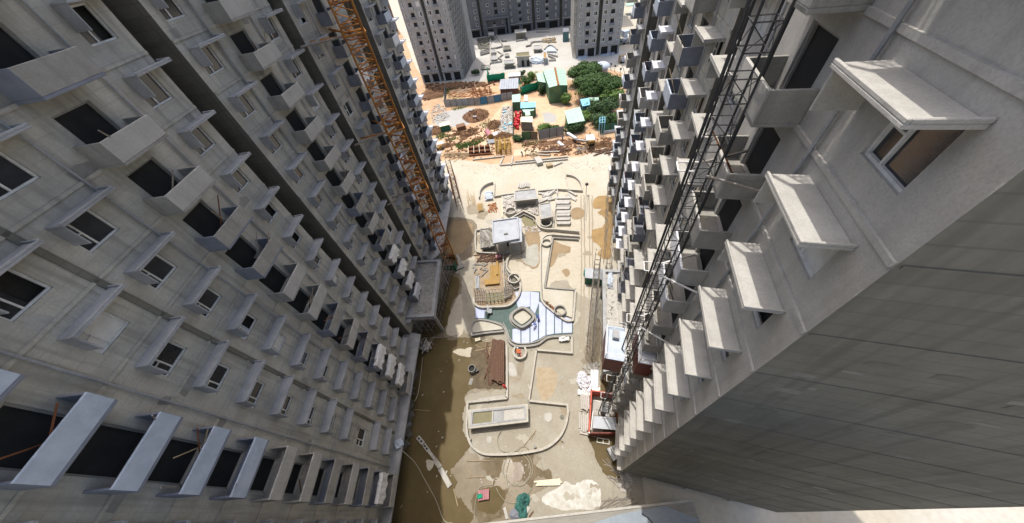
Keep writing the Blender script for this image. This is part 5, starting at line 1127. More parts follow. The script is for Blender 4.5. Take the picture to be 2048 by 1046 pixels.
# heaps
for px, py, rx, ry, h, m_, lab in [(952, 232, 4.6, 5.2, 1.6, 'soil_dark', 'largest dark brown heap in the yard, with two white stones'), (945, 262, 1.8, 1.3, .8, 'scrub', 'small brown heap below the large dark heap'),
        (933, 272, 2.2, 1.2, .7, 'scrub', 'low brown heap left of the trodden path'), (927, 278, 1.5, .9, .6, 'soil_dark', 'dark low heap beside the green weeds'), (918, 268, 2.4, 1.2, .7, 'scrub', 'straw brown heap nearest the green tent'),
        (957, 277, 2.0, .9, .6, 'scrub', 'low brown heap beside the trodden path end'), (989, 251, 2.6, 2.8, 1.4, 'scrub', 'dry brush heap beside the junk field'), (872, 262, 2.5, 3.2, 1.2, 'soil_dark', 'dark red heap behind the green tent'),
        (1005, 273, 3.4, 1.6, 1.0, 'scrub', 'brush strip at the near end of the junk field'), (895, 292, 3.2, 1.3, .8, 'soil_dark', 'dark earth bank near the corner of the left tower'), (1205, 290, 3.0, 1.4, .8, 'scrub', 'brown brush beside the yellow digger'),
        (1105, 285, 4.5, 1.2, .6, 'soil_dark', 'red earth bank along the grey sheet fence'), (1150, 283, 3.5, 1.3, .6, 'soil_dark', 'red earth bank under the white boom'), (865, 190, 6, 5, 2.0, 'soil_dark', 'brown earth bank in front of the far left tower'), (905, 172, 7, 3, 1.4, 'soil_dark', 'dark earth bank left of the rebar field')]:
    mound('earth_heap', lab, 'heap', px, py, rx, ry, h, M[m_], seed=int(px), rough=.8, freq=1.0)
for k, (px, py, rx, ry, h, n) in enumerate([(952, 232, 4.4, 5.0, 1.5, 900), (945, 262, 1.8, 1.3, .8, 150), (933, 272, 2.2, 1.2, .7, 150), (918, 268, 2.4, 1.2, .7, 150), (989, 251, 2.6, 2.8, 1.4, 350), (872, 262, 2.5, 3.2, 1.2, 200), (1005, 273, 3.4, 1.6, 1.0, 250), (1205, 290, 3, 1.4, .8, 200)]):
    rnd = random.Random(k); c = P(px, py); mb = MB()
    for i in range(n):
        a = rnd.uniform(0, 6.28); d = rnd.random() ** .5 * 1.08; x, y = c.x + math.cos(a) * d * rx, c.y + math.sin(a) * d * ry; zz = h * max(0, 1 - d ** 1.6); u = Vector((rnd.uniform(-1, 1), rnd.uniform(-1, 1), rnd.uniform(0, .9))).normalized() * rnd.uniform(.25, .7)
        w = u.orthogonal().normalized() * .09; q = Vector((x, y, zz)); mb.quad(q - w, q + w, q + u + w * .4, q + u - w * .4)
    tag(mb.build('brush', M['scrub' if k != 0 else 'soil_dark']), 'dry brush tangled over an earth heap', None, None, 'stuff')
for dx in (0, 4):
    c = P(949 + dx, 240, 1.2); o = mound('white_stone', 'white stone on the largest dark heap, %s' % ('left one' if dx == 0 else 'right one'), 'stone', 949 + dx, 240, .35, .3, .4, M['white'], 5 + dx, z=1.2)
tent = thing('green_tent', 'dark green box tent with cream top at the left of the yard', 'tent', tuple(P(891, 262)))
c = P(892, 263); MB().box(c + Vector((0, 1.2, 1.0)), (3.2, 2.6, 2.0), .1).build('body', M['green'], tent); MB().box(c + Vector((0, 1.2, 2.06)), (3.5, 2.9, .1), .1).build('top', M['cream_roof'], tent)
o = MB().box(P(922, 254, .7), (3.0, 2.4, 1.3), .15).build('brown_box', mat('rust_brown_sheet', (.22, .12, .07))); tag(o, 'rust brown flat box right of the green tent', 'box')
o = MB().box(P(880, 286, .8), (2.2, 1.6, .12), .15).build('white_board', M['white']); tag(o, 'white board propped near the corner of the left tower', 'board')
dg = thing('roller', 'small yellow roller machine on the red soil beside the tent', 'machine', tuple(P(881, 300)))
c = P(882, 299); MB().box(c + Vector((0, 0, .7)), (1.4, .9, .7), .2).build('body', M['yellow'], dg); MB().tube(c + Vector((-.9, -.4, .4)), c + Vector((-.9, .4, .4)), .4, 12).build('drum', M['black_steel'], dg); MB().tube(c + Vector((.8, -.4, .35)), c + Vector((.8, .4, .35)), .35, 12).build('drum', M['black_steel'], dg); MB().box(c + Vector((.2, 0, 1.5)), (.9, .8, .08), .2).build('canopy', M['yellow'], dg)
tk = thing('tanker_barrel', 'ochre barrel tank lying beside the trodden path', 'tank', tuple(P(980, 271)))
a, b = P(974, 262, .8), P(981, 273, .8); MB().tube(a, b, .8, 14).build('barrel', M['pink'], tk); MB().tube(b, b + (b - a).normalized() * .15, .83, 14).build('barrel_end', M['yellow'], tk); MB().box((a + b) / 2 - Vector((0, 0, .55)), (.8, 2.0, .5), .4).build('cradle', M['rust'], tk)
o = MB().box(P(991, 268, .3), (1.7, 2.2, .3), .2).build('white_slab', M['white']); tag(o, 'white slab lying right of the ochre barrel tank', 'slab')
scatter('junk_field', [(1006, 215), (1024, 212), (1026, 270), (998, 268), (1000, 245)], .02, 900, M['debris'], .2, 1.0, 'field of grey and white junk left of the thin fence', None, seed=61)
scatter('blue_junk', [(1006, 220), (1022, 220), (1022, 260), (1004, 260)], .35, 12, M['blue_roof'], .4, 1.0, 'blue scraps on the junk field', None, seed=62)
scatter('stone_litter', [(872, 205), (890, 215), (900, 230), (890, 248), (866, 245), (862, 225)], .02, 320, M['debris'], .15, .6, 'grey stones and litter left of the gravel yard', None, seed=63)
scatter('soil_clods', [(880, 255), (1000, 250), (1020, 285), (1000, 318), (900, 318), (880, 290)], .01, 480, M['scrub'], .15, .8, 'brown clods over the orange soil', None, seed=64)
scatter('soil_clods', [(1045, 284), (1220, 275), (1225, 300), (1160, 310), (1050, 312)], .01, 600, M['scrub'], .15, .8, 'brown clods near the yellow digger', None, seed=65)
scatter('soil_clods', [(850, 168), (1000, 162), (995, 170), (900, 180), (850, 205)], .01, 320, M['soil_dark'], .3, 1.5, 'dark clods in front of the far left tower', None, seed=66)
# red drums
dr = bpy.data.meshes
def drum_mesh():
    mb = MB(); mb.tube((0, 0, 0), (0, 0, .75), .42, 12); mb.tube((0, 0, .75), (0, 0, .82), .3, 12); return mesh_of(mb, 'red_drum', M['red_plastic'])
DM = drum_mesh(); rnd = random.Random(9)
for i in range(34):
    px, py = rnd.uniform(1029, 1047), rnd.uniform(232, 259)
    if px > 1040 and py > 236 and py < 250: px -= 8
    c = P(px, py, 0); o = inst('red_drum', DM, (c.x, c.y, .02 + (.8 if i % 4 == 0 else 0)), 0, None); o.rotation_euler = (rnd.choice((0, 1.4)), 0, rnd.uniform(0, 6)); o.location.z += .35 if o.rotation_euler[0] else 0
    tag(o, 'red plastic drum in the pile beside the cream-roofed kiosk', 'drum', 'red drums piled by the kiosk')
# rebar field and racks
sticks('rebar_cage', 'field of orange rusty rebar behind the long grey fence', 'rebar', [(900, 186), (985, 177), (985, 197), (905, 205)], .1, 70, M['rebar'], 1.5, 6, .07, 71, ang=.1, spread=1.2, stuff=True, dz=1.2)
st = thing('starter_bars', 'upright rusty starter bars behind the long grey fence', 'rebar', tuple(P(965, 190))); mb = MB(); rnd = random.Random(12)
for i in range(90):
    c = P(rnd.uniform(945, 984), rnd.uniform(180, 198)); mb.tube(c, c + Vector((rnd.uniform(-.2, .2), rnd.uniform(-.2, .2), rnd.uniform(1.5, 2.8))), .06, 4)
tag(mb.build('bars', M['rebar'], st), kind='stuff')
sheetpoly('footing_slab', [(895, 186), (985, 172), (1000, 180), (1000, 196), (930, 203), (893, 208)], .02, mat('peach_soil', (.58, .42, .26), (.5, .3, .17), scale=.5), wob=.4)
rk = thing('steel_rack', 'long rusty steel rack with dark bays in the yard', 'rack', tuple(P(960, 303)))
p = [P(938, 297), P(980, 293), P(983, 309), (P(938, 313))]
for j in range(5):
    a, b = p[0].lerp(p[3], j / 4), p[1].lerp(p[2], j / 4); MB().path([a[:2], b[:2]], .35, .1, .5 + .35 * (j % 2)).build('beam', M['rust'], rk)
for i in range(5):
    a, b = p[0].lerp(p[1], i / 4), p[3].lerp(p[2], i / 4); MB().path([a[:2], b[:2]], .12, .86, 1.0).build('cross_bar', M['cream_roof'], rk)
MB().prism([tuple(v[:2]) for v in p], .02, .08).build('tray', M['void'], rk)
o = stack('grey_sheets', 'small stack of grey sheets beside the yellow crane sections', 'sheets', [(975, 283), (990, 281), (990, 288), (976, 290)], 4, M['sheet_metal'], .25, 2, .05, seed=80, along=0)
for k, (px, lab) in enumerate([(1000, 'ochre crane section lying in the yard, left of three'), (1008, 'ochre crane section lying in the yard, middle of three'), (1019, 'ochre crane section lying in the yard, right of three')]):
    t = thing('crane_section', lab, 'crane section', tuple(P(px, 293)), 'ochre crane sections lying in the yard'); a = P(px - 3, 303, 1); b = P(px - 4, 280, 1); d = (b - a).normalized(); s1 = Vector((d.y, -d.x, 0)) * .75; u1 = Vector((0, 0, .75)); n = 6
    for i in range(n):
        mb = MB(); q0, q1 = a.lerp(b, i / n), a.lerp(b, (i + 1) / n); cs = [s1 + u1, s1 - u1, -s1 - u1, -s1 + u1]
        for j in range(4): mb.tube(q0 + cs[j], q1 + cs[j], .09, 4); mb.tube(q0 + cs[j], q0 + cs[(j + 1) % 4], .06, 4); mb.tube(q0 + cs[j], q1 + cs[(j + 1) % 4], .05, 4)
        mb.build('lattice_bay', M['olive_steel'], t)
stack('wood_slats', 'left panel of pale wooden slats laid on the soil', 'slats', [(1028, 300), (1028, 313), (1050, 311), (1050, 299)], 11, M['cream_roof'], .1, 1, .25, seed=81)
stack('wood_slats', 'right panel of pale wooden slats laid on the soil', 'slats', [(1053, 299), (1053, 311), (1077, 309), (1077, 297)], 11, M['cream_roof'], .1, 1, .25, seed=82)
sticks('rebar_tangle', 'tangle of pale bent rods left of the resting block', 'rods', [(1063, 307), (1076, 306), (1076, 315), (1064, 316)], .05, 16, M['wood'], .8, 2.5, .05, 83, dz=.4)
sticks('loose_boards', 'loose brown boards along the red earth bank', 'boards', [(1095, 298), (1140, 294), (1138, 303), (1100, 303)], .05, 14, M['redwood'], 1.5, 5, .12, 84, ang=.15, spread=.4, dz=.3)
sticks('loose_boards', 'loose brown boards at the right end of the yard beyond the digger', 'boards', [(1190, 300), (1235, 294), (1235, 306), (1195, 312)], .05, 14, M['redwood'], 1.5, 5, .12, 85, ang=.3, spread=.4, dz=.3)
sticks('steel_trestles', 'grey trestles and wheelbarrow parts right of the slats', 'trestles', [(1153, 296), (1172, 295), (1174, 307), (1155, 309)], .1, 30, M['steel'], .8, 2.2, .05, 86, dz=1.0)
sticks('loose_rods', 'rods and scraps lying before the corner of the left tower', 'rods', [(890, 305), (945, 303), (945, 316), (893, 322)], .05, 34, M['wood'], 1.2, 5, .06, 87, ang=.25, spread=.6, dz=.25)
o = MB().path([P2(1115, 284), P2(1126, 293)], .9, .1, .35).build('white_slab', M['white']); tag(o, 'white slab lying slanted on the red earth bank', 'slab')
# digger under a white awning + boom
dgr = thing('digger', 'small yellow digger working beneath a white awning', 'digger', tuple(P(1181, 288)))
c = P(1181, 289); MB().box(c + Vector((-.6, 0, .35)), (.45, 2.4, .7), .1).build('track', M['black_steel'], dgr); MB().box(c + Vector((.6, 0, .35)), (.45, 2.4, .7), .1).build('track', M['black_steel'], dgr)
MB().box(c + Vector((0, -.2, 1.1)), (1.6, 1.8, .8), .1).build('body', M['yellow'], dgr); MB().box(c + Vector((-.3, .4, 1.9)), (.8, .9, .9), .1).build('cab', M['void'], dgr); MB().tube(c + Vector((.3, .8, 1.4)), c + Vector((.5, 2.6, 2.4)), .14).build('arm', M['yellow'], dgr); MB().tube(c + Vector((.5, 2.6, 2.4)), c + Vector((.6, 3.4, .9)), .1).build('arm', M['yellow'], dgr)
aw = thing('awning', 'white awning on thin poles above the yellow digger', 'awning', tuple(P(1182, 285)))
q = [P(1171, 270, 3.2), P(1187, 269, 3.2), P(1191, 279, 3.2), P(1173, 281, 3.2)]; MB().prism([tuple(v[:2]) for v in q], 3.15, 3.25).build('cover', M['white'], aw)
for v in q: MB().tube((v.x, v.y, 0), (v.x, v.y, 3.15), .05).build('pole', M['steel'], aw)
bm = thing('pump_boom', 'white boom arm leaning beside the dark bush', 'boom', tuple(P(1150, 274))); MB().path([P2(1135, 266, 1.5), P2(1152, 277, 1.5)], .8, 1.3, 1.7).build('arm', M['white'], bm); MB().path([P2(1152, 277, 1.5), P2(1172, 280, 1.5)], .5, 1.0, 1.4).build('arm', M['conc_light'], bm); c = P(1152, 279); MB().tube(c, c + Vector((0, 0, 1.4)), .2).build('stand', M['steel'], bm)
sf = frame_thing('blue steel access tower at the left end of the teal fence', [(1197, 262), (1207, 261), (1207, 272), (1197, 273)], 0, 2, 2, M['blue_roof'], r=.1, h=4, name='access_tower', cat='access tower')
sg = thing('sign_board', 'grey and pink sign board on the teal fence', 'sign', tuple(P(1220, 262))); c = P(1221, 262, 1.8); MB().box(c - Vector((0, .15, 0)), (4.0, .08, .7), -.1).build('board', M['bal_pale'], sg); MB().box(c - Vector((-.4, .2, 0)), (1.6, .04, .35), -.1).build('print', M['pink'], sg)
# water tank
wt = thing('water_tank', 'white domed tank on a grey cylinder beside the big tree', 'tank', tuple(P(1202, 155))); c = P(1202, 157); MB().tube(c, c + Vector((0, 0, 4)), 2.2, 24).build('cylinder', M['far_wall'], wt)
mb = MB(); n = 24
for j in range(7):
    t = j / 6 * math.pi / 2
    for i in range(n): a = 2 * math.pi * i / n; mb.v.append((c.x + 2.9 * math.cos(t) * math.cos(a), c.y + 2.9 * math.cos(t) * math.sin(a), 4 + 1.6 * math.sin(t)))
for j in range(6):
    for i in range(n): mb.f.append((j * n + i, j * n + (i + 1) % n, (j + 1) * n + (i + 1) % n, (j + 1) * n + i))
mb.build('dome', M['bal_pale'], wt, True)
# far yard furniture
far = [('small far pavilion with flat white roof and dark bays near the shaded tower', [(1029, 60), (1052, 58), (1053, 64), (1030, 66)], 3.6, 'slab'),
       ('far pavilion with an olive pool roof in the upper yard', [(1030, 106), (1060, 103), (1061, 112), (1031, 114)], 4.0, 'olive'),
       ('low far shed with pale roof left of the olive-roofed pavilion', [(1006, 121), (1029, 119), (1030, 126), (1007, 128)], 2.2, 'slab'),
       ('small far kiosk with an ochre roof at the right of the upper yard', [(1085, 105), (1094, 104), (1095, 116), (1086, 117)], 2.6, 'ochre'),
       ('white table-like slab in the middle right of the upper yard', [(1066, 91), (1082, 90), (1083, 98), (1067, 99)], 1.6, 'slab'),
       ('small white cabin at the shaded edge of the upper yard', [(977, 64), (988, 64), (988, 70), (977, 70)], 2.6, 'slab')]
for lab, pix, h, k in far:
    t, of = slab_box('far_pavilion', lab, pix, h, rim=.5, m='conc_light', inner={'slab': 'slab_grey', 'olive': 'olive', 'ochre': 'yellow'}[k], wall='conc_light' if k != 'slab' else 'conc_dark', cat='pavilion', walls=.5)
    if k == 'olive':
        q = of(.45); a, b = Vector(q[3]), Vector(q[2])
        if a.x > b.x: a, b = b, a
        for f_ in (.45, .85): c = a.lerp(b, f_); MB().box((c.x, c.y - .25, 1.2), (1.2, .1, 2.4), -.1).build('opening', M['void'], t)
fk = [((961, 105), (1006, 95)), ((960, 108), (982, 104)), ((993, 72), (1003, 88)), ((1003, 88), (1005, 93)), ((981, 80), (981, 130)), ((982, 99), (992, 98)), ((982, 112), (990, 112)), ((996, 105), (1006, 111)), ((1006, 111), (997, 118)), ((997, 118), (1004, 123)), ((962, 138), (978, 137)),
      ((1003, 75), (1004, 84)), ((1014, 84), (1004, 84)), ((1062, 86), (1105, 83)), ((1066, 86), (1062, 89)), ((1052, 95), (1063, 92)), ((1094, 106), (1113, 106)), ((1096, 110), (1115, 115)), ((1097, 114), (1110, 120)), ((1098, 123), (1112, 122)), ((1083, 89), (1085, 104)), ((1070, 60), (1098, 59)), ((1072, 66), (1098, 65)), ((1032, 84), (1050, 81)), ((961, 112), (980, 107)), ((982, 128), (1004, 125)), ((1010, 94), (1020, 94))]
rnd = random.Random(77)
for i, (a, b) in enumerate(fk):
    o = MB().path([P2(*a), P2(*b)], .5, 0, .8).build('far_kerb', M['conc_light' if i % 3 else 'kerb_grey']); tag(o, 'one of the low kerb walls laid out in the upper yard', 'kerb', 'kerb walls of the upper yard')
kerb('curved_kerb', 'curved kerb round the pale blue basin in the upper yard', 'kerb', cr([(1089, 97), (1094, 91), (1103, 89), (1111, 94), (1115, 98)], 4), .5, .7)
sheetpoly('pale_basin', [(1087, 100), (1095, 94), (1104, 93), (1113, 100), (1112, 107), (1096, 107)], .05, M['bal_pale'], wob=.3)
sheetpoly('cement_mix_pad', [(1064, 114), (1078, 111), (1084, 116), (1083, 120), (1068, 122)], .05, M['bal_pale'], wob=.3)
t, _ = slab_box('raised_bed', 'grey raised bed right of the long kerb in the upper yard', [(1005, 93), (1021, 91), (1022, 98), (1006, 100)], 1.0, rim=.4, m='kerb_grey', inner='conc_dark', cat='planter')
t, _ = slab_box('raised_bed', 'small grey round-cornered bed in the middle of the upper yard', [(1009, 108), (1018, 107), (1019, 112), (1010, 113)], .8, rim=.3, m='kerb_grey', inner='kerb_grey', cat='planter')
t, _ = slab_box('raised_bed', 'white square bed beside the long kerb cross in the upper yard', [(982, 99), (992, 98), (992, 105), (982, 106)], .9, rim=.3, m='conc_light', inner='slab_grey', cat='planter')
t, _ = slab_box('raised_bed', 'white square bed with dark front, nearer than the kerb cross', [(982, 111), (994, 110), (994, 119), (982, 120)], 1.4, rim=.3, m='conc_light', inner='slab_grey', cat='planter', wall='void')
t, _ = slab_box('raised_bed', 'empty rectangular bed at the near left of the upper yard', [(962, 131), (980, 130), (980, 137), (962, 138)], .6, rim=.4, m='kerb_grey', inner='pale', cat='planter')
scatter('far_rubble', [(955, 78), (980, 76), (980, 98), (958, 100)], .02, 330, M['conc_dark'], .4, 1.6, 'dark rubble in the shaded part of the upper yard', None, seed=91)
scatter('far_rubble', [(1063, 118), (1090, 117), (1092, 126), (1065, 128)], .02, 90, M['bal_pale'], .6, 2.6, 'white sheets right of the olive-roofed pavilion', None, seed=92)
scatter('far_rubble', [(1085, 80), (1110, 76), (1110, 86), (1085, 86)], .02, 90, M['wood'], .4, 1.6, 'brown litter in the upper yard by the shaded tower', None, seed=93)
scatter('ground_litter', [(900, 330), (1210, 320), (1220, 345), (1000, 350), (905, 345)], .012, 200, M['debris'], .06, .4, 'tiny litter on the pale cross road', None, seed=94, hmax=.08)
scatter('wall_rubble', [(1156, 112), (1172, 110), (1172, 118), (1158, 120)], .02, 60, M['bal_pale'], .5, 1.6, 'heap of pale blocks at the left foot of the tower behind the tree', None, seed=95)
scatter('wall_rubble', [(1204, 106), (1228, 104), (1228, 110), (1205, 113)], .02, 80, M['bal_pale'], .5, 1.6, 'heap of pale sacks at the right foot of the tower behind the tree', None, seed=96)
tt = panel_box('site_cabin', 'teal round-cornered cabin by the scaffold of the tower behind the tree', 'cabin', [(1126, 84), (1137, 83), (1137, 76), (1126, 76)], 4.0, mat('dusty_teal', (.12, .24, .26)), .2, M['bal_blue'])
trk = thing('flatbed_truck', 'grey flatbed truck parked at the right of the tower behind the tree', 'truck', tuple(P(1248, 88)))
c = P(1246, 88); MB().box(c + Vector((1.0, 0, 1.2)), (4.6, 2.0, .9), .1).build('bed', M['bal_blue'], trk); MB().box(c + Vector((-2.6, -.3, 1.5)), (1.7, 2.0, 2.0), .1).build('cab', M['green'], trk); MB().box(c + Vector((1.2, .1, 1.9)), (3.4, 1.5, .6), .1).build('load', M['white'], trk)
for dx in (-2.6, .2, 2.4):
    for dy in (-.95, .95): MB().tube(c + Vector((dx, dy - .15, .45)), c + Vector((dx, dy + .15, .45)), .45, 12).build('wheel', M['black_steel'], trk)
o = MB().box(P(1253, 66, 1.2), (4, 3, 2.2), .1).build('white_box', M['bal_pale']); tag(o, 'white box load beyond the grey flatbed truck', 'box')
ch = thing('material_shelf', 'long dark shelf with white goods between the big tree and the right tower', 'shelf', tuple(P(1248, 130)))
p = P(1238, 126), P(1262, 122); MB().path([p[0][:2], p[1][:2]], 2.0, 2.4, 2.6).build('top', M['wood'], ch); MB().path([p[0][:2], p[1][:2]], 2.4, .2, .4).build('bottom', M['void'], ch)
for v in p: MB().box(v + Vector((0, 0, 1.2)), (.2, 2, 2.4)).build('upright', M['wood'], ch)
for k in range(3): MB().box(p[0].lerp(p[1], .25 + k * .25) + Vector((0, -.4, 1.0)), (1.0, .8, 1.0)).build('goods', M['white'], ch)
for i, (px, py) in enumerate([(1214, 140), (1221, 140), (1229, 144), (1240, 150), (1256, 156)]):
    c = P(px, py); t = thing('post_light', ['thin dark post nearest the domed white tank', 'thin dark post second from the domed white tank', 'thin dark post in the middle of the row right of the domed tank', 'thin dark post beyond the low dark shelf', 'thin dark post closest to the right tower'][i], 'post', tuple(c), 'thin posts by the big tree'); MB().tube(c, c + Vector((0, 0, 1.9)), .08).build('pole', M['black_steel'], t); MB().box(c + Vector((0, 0, 2.1)), (.5, .5, .6)).build('head', M['black_steel'], t)
fm_ = thing('lattice_mast', 'thin red lattice mast standing by the far left tower scaffold', 'mast', tuple(P(937, 88))); c = P(937, 88)
lattice(fm_, c.x, c.y, 2.0, 0, 50, 3.0, M['pink'], .14, rz=.2)
MB().box(c + Vector((0, -1, 1.6)), (4.5, 4, 3.2), .2).build('base_box', M['rust'], fm_)
# ---- vegetation ----
def crown_obj(name, c, rx, ry, rz, m, n, size, seed, parent=None, label=None, cat=None, lobes=9, kind=None, z0=None):
    rnd = random.Random(seed); mb = MB(); L = []
    for k in range(lobes):
        a = rnd.uniform(0, 6.28); e = rnd.uniform(-.3, 1); d = rnd.uniform(.35, .8); d = d if k % 3 else d * .4; L.append((Vector((math.cos(a) * d * rx * .8, math.sin(a) * d * ry * .8, e * rz * .5)), rnd.uniform(.26, .5)))
    for i in range(n):
        o_, s_ = rnd.choice(L); u = Vector((rnd.gauss(0, 1), rnd.gauss(0, 1), rnd.gauss(0, 1))).normalized(); rr = rnd.uniform(.65, 1.08)
        p = Vector(c) + o_ + Vector((u.x * rx * s_ * rr, u.y * ry * s_ * rr, u.z * rz * s_ * rr))
        if p.z < .1: p.z = rnd.uniform(.1, .5)
        nrm = (u + Vector((rnd.uniform(-.6, .6), rnd.uniform(-.6, .6), rnd.uniform(-.2, .9)))).normalized(); t1 = nrm.orthogonal().normalized(); t1.rotate(Matrix.Rotation(rnd.uniform(0, 6.28), 3, nrm)); t2 = nrm.cross(t1); s = size * rnd.uniform(.6, 1.3)
        mb.quad(p - t1 * s - t2 * s * .45, p + t1 * s * .2 - t2 * s * .55, p + t1 * s, p + t1 * s * .1 + t2 * s * .6)
    o = mb.build(name, m, parent); return o
def tree(label, px, py, h, rx, ry, m, n, size, seed, name='leafy_tree', cat='tree'):
    c = P(px, py); t = thing(name, label, cat, tuple(c)); rnd = random.Random(seed); tb = MB()
    tb.tube(c, c + Vector((.2, 0, h * .55)), .28, 8, .16); tb.build('trunk', M['bark'], t)
    for k in range(5):
        a = k * 1.3 + seed; MB().tube(c + Vector((.15, 0, h * .4)), c + Vector((math.cos(a) * rx * .55, math.sin(a) * ry * .55, h * .75)), .12, 5, .04).build('limb', M['bark'], t)
    crown_obj('crown', c + Vector((0, 0, h * .5)), rx, ry, h * .42, M[m], n, size, seed, t, lobes=26); return t
tree('big broad tree, topmost of the dark green cluster beside the barn', 1168, 170, 8.5, 7.0, 6.2, 'foliage', 10500, .34, 1)
tree('big broad tree in the middle of the dark green cluster beside the barn', 1186, 196, 9.0, 9.0, 7.2, 'foliage', 14500, .34, 2)
tree('tree at the right end of the dark green cluster, under the white tank', 1212, 196, 7.5, 6.2, 6.0, 'foliage', 8000, .33, 3)
tree('brighter small tree at the near right of the big tree', 1220, 208, 5.5, 4.4, 4.2, 'foliage3', 3600, .34, 4)
for i, (px, py, rx, ry, h, m_, n, lab) in enumerate([(1188, 225, 5, 4, 3.2, 'foliage2', 2600, 'broad dark bush below the small sky blue shed'), (1215, 225, 5.5, 5, 3.6, 'foliage2', 3200, 'broad bush reaching the right tower'), (1205, 250, 6, 3.2, 3.0, 'foliage2', 2800, 'low dark bush behind the teal fence'),
        (1235, 245, 3.5, 4, 3, 'foliage', 1800, 'bush against the foot of the right tower'), (1155, 262, 4.6, 3.2, 2.8, 'foliage2', 2800, 'dark round bush in front of the mint-roofed shed'), (1132, 208, 2.8, 2.4, 3.4, 'foliage3', 1300, 'dry light bush below the green barn'),
        (1085, 262, 2.8, 1.6, 2.0, 'foliage3', 1200, 'light green shrub behind the grey corrugated fence'), (1108, 262, 2.4, 1.2, 1.6, 'foliage', 700, 'thin shrub with red flower behind the grey corrugated fence'), (1170, 240, 3.4, 2.8, 2.2, 'foliage3', 1500, 'pale green bush right of the mint-roofed shed'),
        (1055, 170, 3.0, 3.2, 3.0, 'foliage', 1500, 'small green clump inside the green netting'), (1065, 160, 2.4, 2.4, 3.0, 'foliage3', 900, 'yellow green clump left of the barn lean-to'), (1082, 188, 1.8, 3.2, 3.2, 'foliage2', 1300, 'dark hedge clump against the left wall of the barn'),
        (1035, 282, 2.2, 1.6, 1.6, 'foliage2', 900, 'dark weeds at the near end of the thin fence'), (1045, 152, 2.2, 1.6, 2.0, 'foliage2', 600, 'dark clump beside the white-roofed block'), (952, 150, 2.4, 1.6, 2.4, 'foliage2', 500, 'dark shrub by the scaffold of the far left tower')]):
    c = P(px, py); t = thing('bush', lab, 'bush', tuple(c)); crown_obj('foliage', c + Vector((0, 0, h * .45)), rx, ry, h * .8, M[m_], n, .3, 20 + i, t, lobes=10); MB().tube(c, c + Vector((0, 0, h * .5)), .12, 6, .06).build('stem', M['bark'], t)
def grass(px, py, rx, ry, n, seed, m='foliage3', h=.5):
    rnd = random.Random(seed); c = P(px, py); mb = MB()
    for i in range(n):
        a = rnd.uniform(0, 6.28); d = math.sqrt(rnd.random()) * (1 + .3 * math.sin(a * 3 + seed)); x, y = c.x + math.cos(a) * d * rx, c.y + math.sin(a) * d * ry; t = rnd.uniform(0, 6.28); w = .12; hh = h * rnd.uniform(.4, 1.2)
        mb.quad((x - math.cos(t) * w, y - math.sin(t) * w, 0), (x + math.cos(t) * w, y + math.sin(t) * w, 0), (x + rnd.uniform(-.3, .3), y + rnd.uniform(-.3, .3), hh))
    o = mb.build('weeds', M[m]); tag(o, 'patch of green weeds on the soil', None, None, 'stuff')
for k, a in enumerate([(942, 287, 4.5, 1.8, 900), (930, 293, 3, 1.2, 500), (884, 273, 2.5, 2, 400), (893, 178, 6, 3, 700), (885, 190, 4, 4, 400), (973, 250, 2, 4, 200), (1022, 240, 1.2, 6, 400), (918, 217, 3, 1, 200), (1060, 288, 3, 1, 200), (905, 200, 3, 3, 200), (905, 278, 2, 1, 120)]): grass(*a, seed=k)
# ---- people ----
pm_v = [(0, 0, .95), (0, 0, 1.15), (0, 0, 1.4), (0, 0, 1.52), (0, .02, 1.68), (.1, 0, .9), (.12, .05, .5), (.13, 0, .08), (.13, .12, .04), (-.1, 0, .9), (-.14, -.08, .5), (-.15, -.14, .08), (-.15, -.02, .04), (.19, 0, 1.42), (.27, .06, 1.14), (.22, .28, .98), (-.19, 0, 1.42), (-.28, .04, 1.14), (-.22, .26, 1.02)]
pm_e = [(0, 1), (1, 2), (2, 3), (3, 4), (0, 5), (5, 6), (6, 7), (7, 8), (0, 9), (9, 10), (10, 11), (11, 12), (2, 13), (13, 14), (14, 15), (2, 16), (16, 17), (17, 18)]
pm_r = [.15, .15, .16, .07, .105, .1, .075, .05, .045, .1, .075, .05, .045, .07, .05, .038, .07, .05, .038]
def person_mat(shirt, legs):
    m = bpy.data.materials.new('clothing'); m.use_nodes = True; n = m.node_tree.nodes; l = m.node_tree.links; b = n['Principled BSDF']; b.inputs['Roughness'].default_value = .8
    tc = n.new('ShaderNodeTexCoord'); sp = n.new('ShaderNodeSeparateXYZ'); l.new(tc.outputs['Object'], sp.inputs[0]); r = n.new('ShaderNodeValToRGB'); r.color_ramp.interpolation = 'CONSTANT'
    mr = n.new('ShaderNodeMath'); mr.operation = 'DIVIDE'; mr.inputs[1].default_value = 2; l.new(sp.outputs[2], mr.inputs[0]); l.new(mr.outputs[0], r.inputs[0])
    e = r.color_ramp.elements; e[0].position = 0; e[0].color = (.03, .025, .02, 1); e[1].position = .05; e[1].color = (*legs, 1); e2 = e.new(.46); e2.color = (*shirt, 1); e3 = e.new(.745); e3.color = (.25, .13, .08, 1); l.new(r.outputs[0], b.inputs['Base Color']); return m
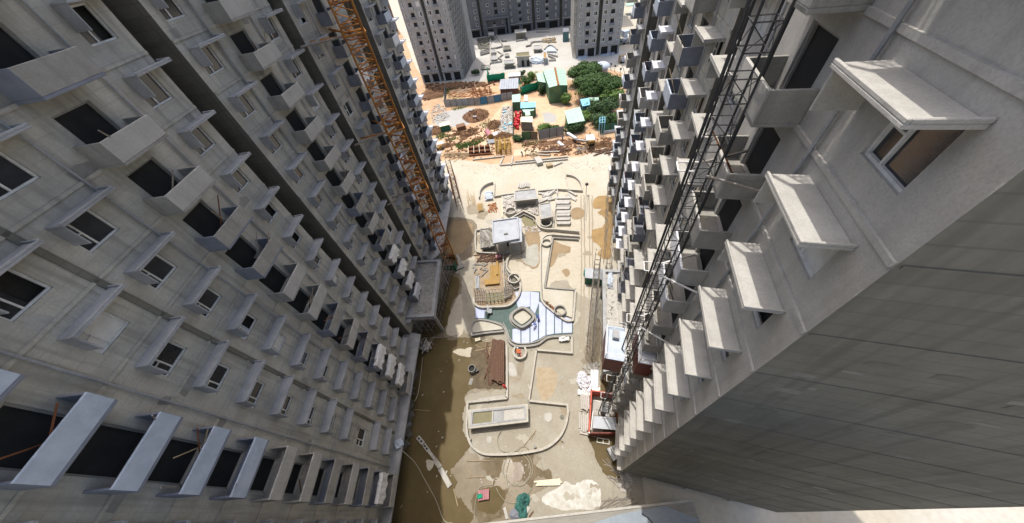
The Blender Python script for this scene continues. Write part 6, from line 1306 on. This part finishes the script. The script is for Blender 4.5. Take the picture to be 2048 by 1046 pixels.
def person(label, px, py, shirt, legs, rz, hat=None, bend=0.0, z=0):
    me = bpy.data.meshes.new('person'); vv = []
    for x, y, zz in pm_v:
        if bend and zz > .93:
            d = zz - .93; y, zz = y + d * math.sin(bend), .93 + d * math.cos(bend) - (0 if zz > 1.2 else 0)
        vv.append((x, y, zz))
    me.from_pydata(vv, pm_e, []); me.materials.append(person_mat(shirt, legs)); o = bpy.data.objects.new('person', me); addcol(o); o.location = P(px, py) + Vector((0, 0, z)); o.rotation_euler = (0, 0, rz)
    sk_ = o.modifiers.new('skin', 'SKIN'); me.skin_vertices.new() if not me.skin_vertices else None
    for i, r_ in enumerate(pm_r): me.skin_vertices[0].data[i].radius = (r_, r_ * (.75 if i < 3 else 1))
    me.skin_vertices[0].data[0].use_root = True; ss = o.modifiers.new('sub', 'SUBSURF'); ss.levels = 1; ss.render_levels = 2
    if hat:
        hv = vv[4]; mb = MB(); n = 12
        for j in range(5):
            t = j / 4 * math.pi / 2
            for i in range(n): a = 2 * math.pi * i / n; mb.v.append((hv[0] + .15 * math.cos(t) * math.cos(a), hv[1] + .15 * math.cos(t) * math.sin(a), hv[2] + .06 + .13 * math.sin(t)))
        for j in range(4):
            for i in range(n): mb.f.append((j * n + i, j * n + (i + 1) % n, (j + 1) * n + (i + 1) % n, (j + 1) * n + i))
        me2 = mesh_of(mb, 'helmet', hat); h_ = bpy.data.objects.new('helmet', me2); addcol(h_); h_.parent = o
    tag(o, label, 'person'); return o
person('person in a red shirt standing at the straight low wall below the timber stack', 1013, 779, (.6, .03, .03), (.05, .05, .08), 1.2, M['red_plastic'], .3)
person('person in blue and white bending over the pool membrane, nearer the ring planter', 1071, 652, (.15, .2, .5), (.04, .05, .12), 2.2, M['white'], .9)
person('person in dark blue bending over the pool membrane, farther right of the ring', 1078, 642, (.08, .12, .35), (.05, .06, .1), .5, M['blue_metal'], .8)
person('person in orange crouching by the horseshoe tree pit', 1038, 711, (.7, .2, .05), (.1, .1, .15), 0, M['white'], .9, z=.05)
person('person standing beside the silver tarpaulin on the green pool floor', 976, 634, (.4, .45, .5), (.1, .1, .1), .3, M['white'], .3)
person('person in grey standing at the door of the olive-roofed pavilion', 1059, 127, (.25, .25, .3), (.05, .05, .07), 0, None)
person('person with spread stance in white standing right of the far white sheets', 1085, 129, (.5, .5, .5), (.2, .2, .22), .4, None)
person('person in blue standing before the red end of the grey sheet fence', 1125, 282, (.15, .2, .4), (.05, .05, .1), .2, None)
person('person in dark clothes working on the left wooden slats', 1045, 313, (.12, .08, .07), (.05, .05, .07), .4, None, .6)
person('person in pink near the grey fence by the loose rods', 1052, 292, (.5, .2, .25), (.08, .08, .1), .4, None, .3)
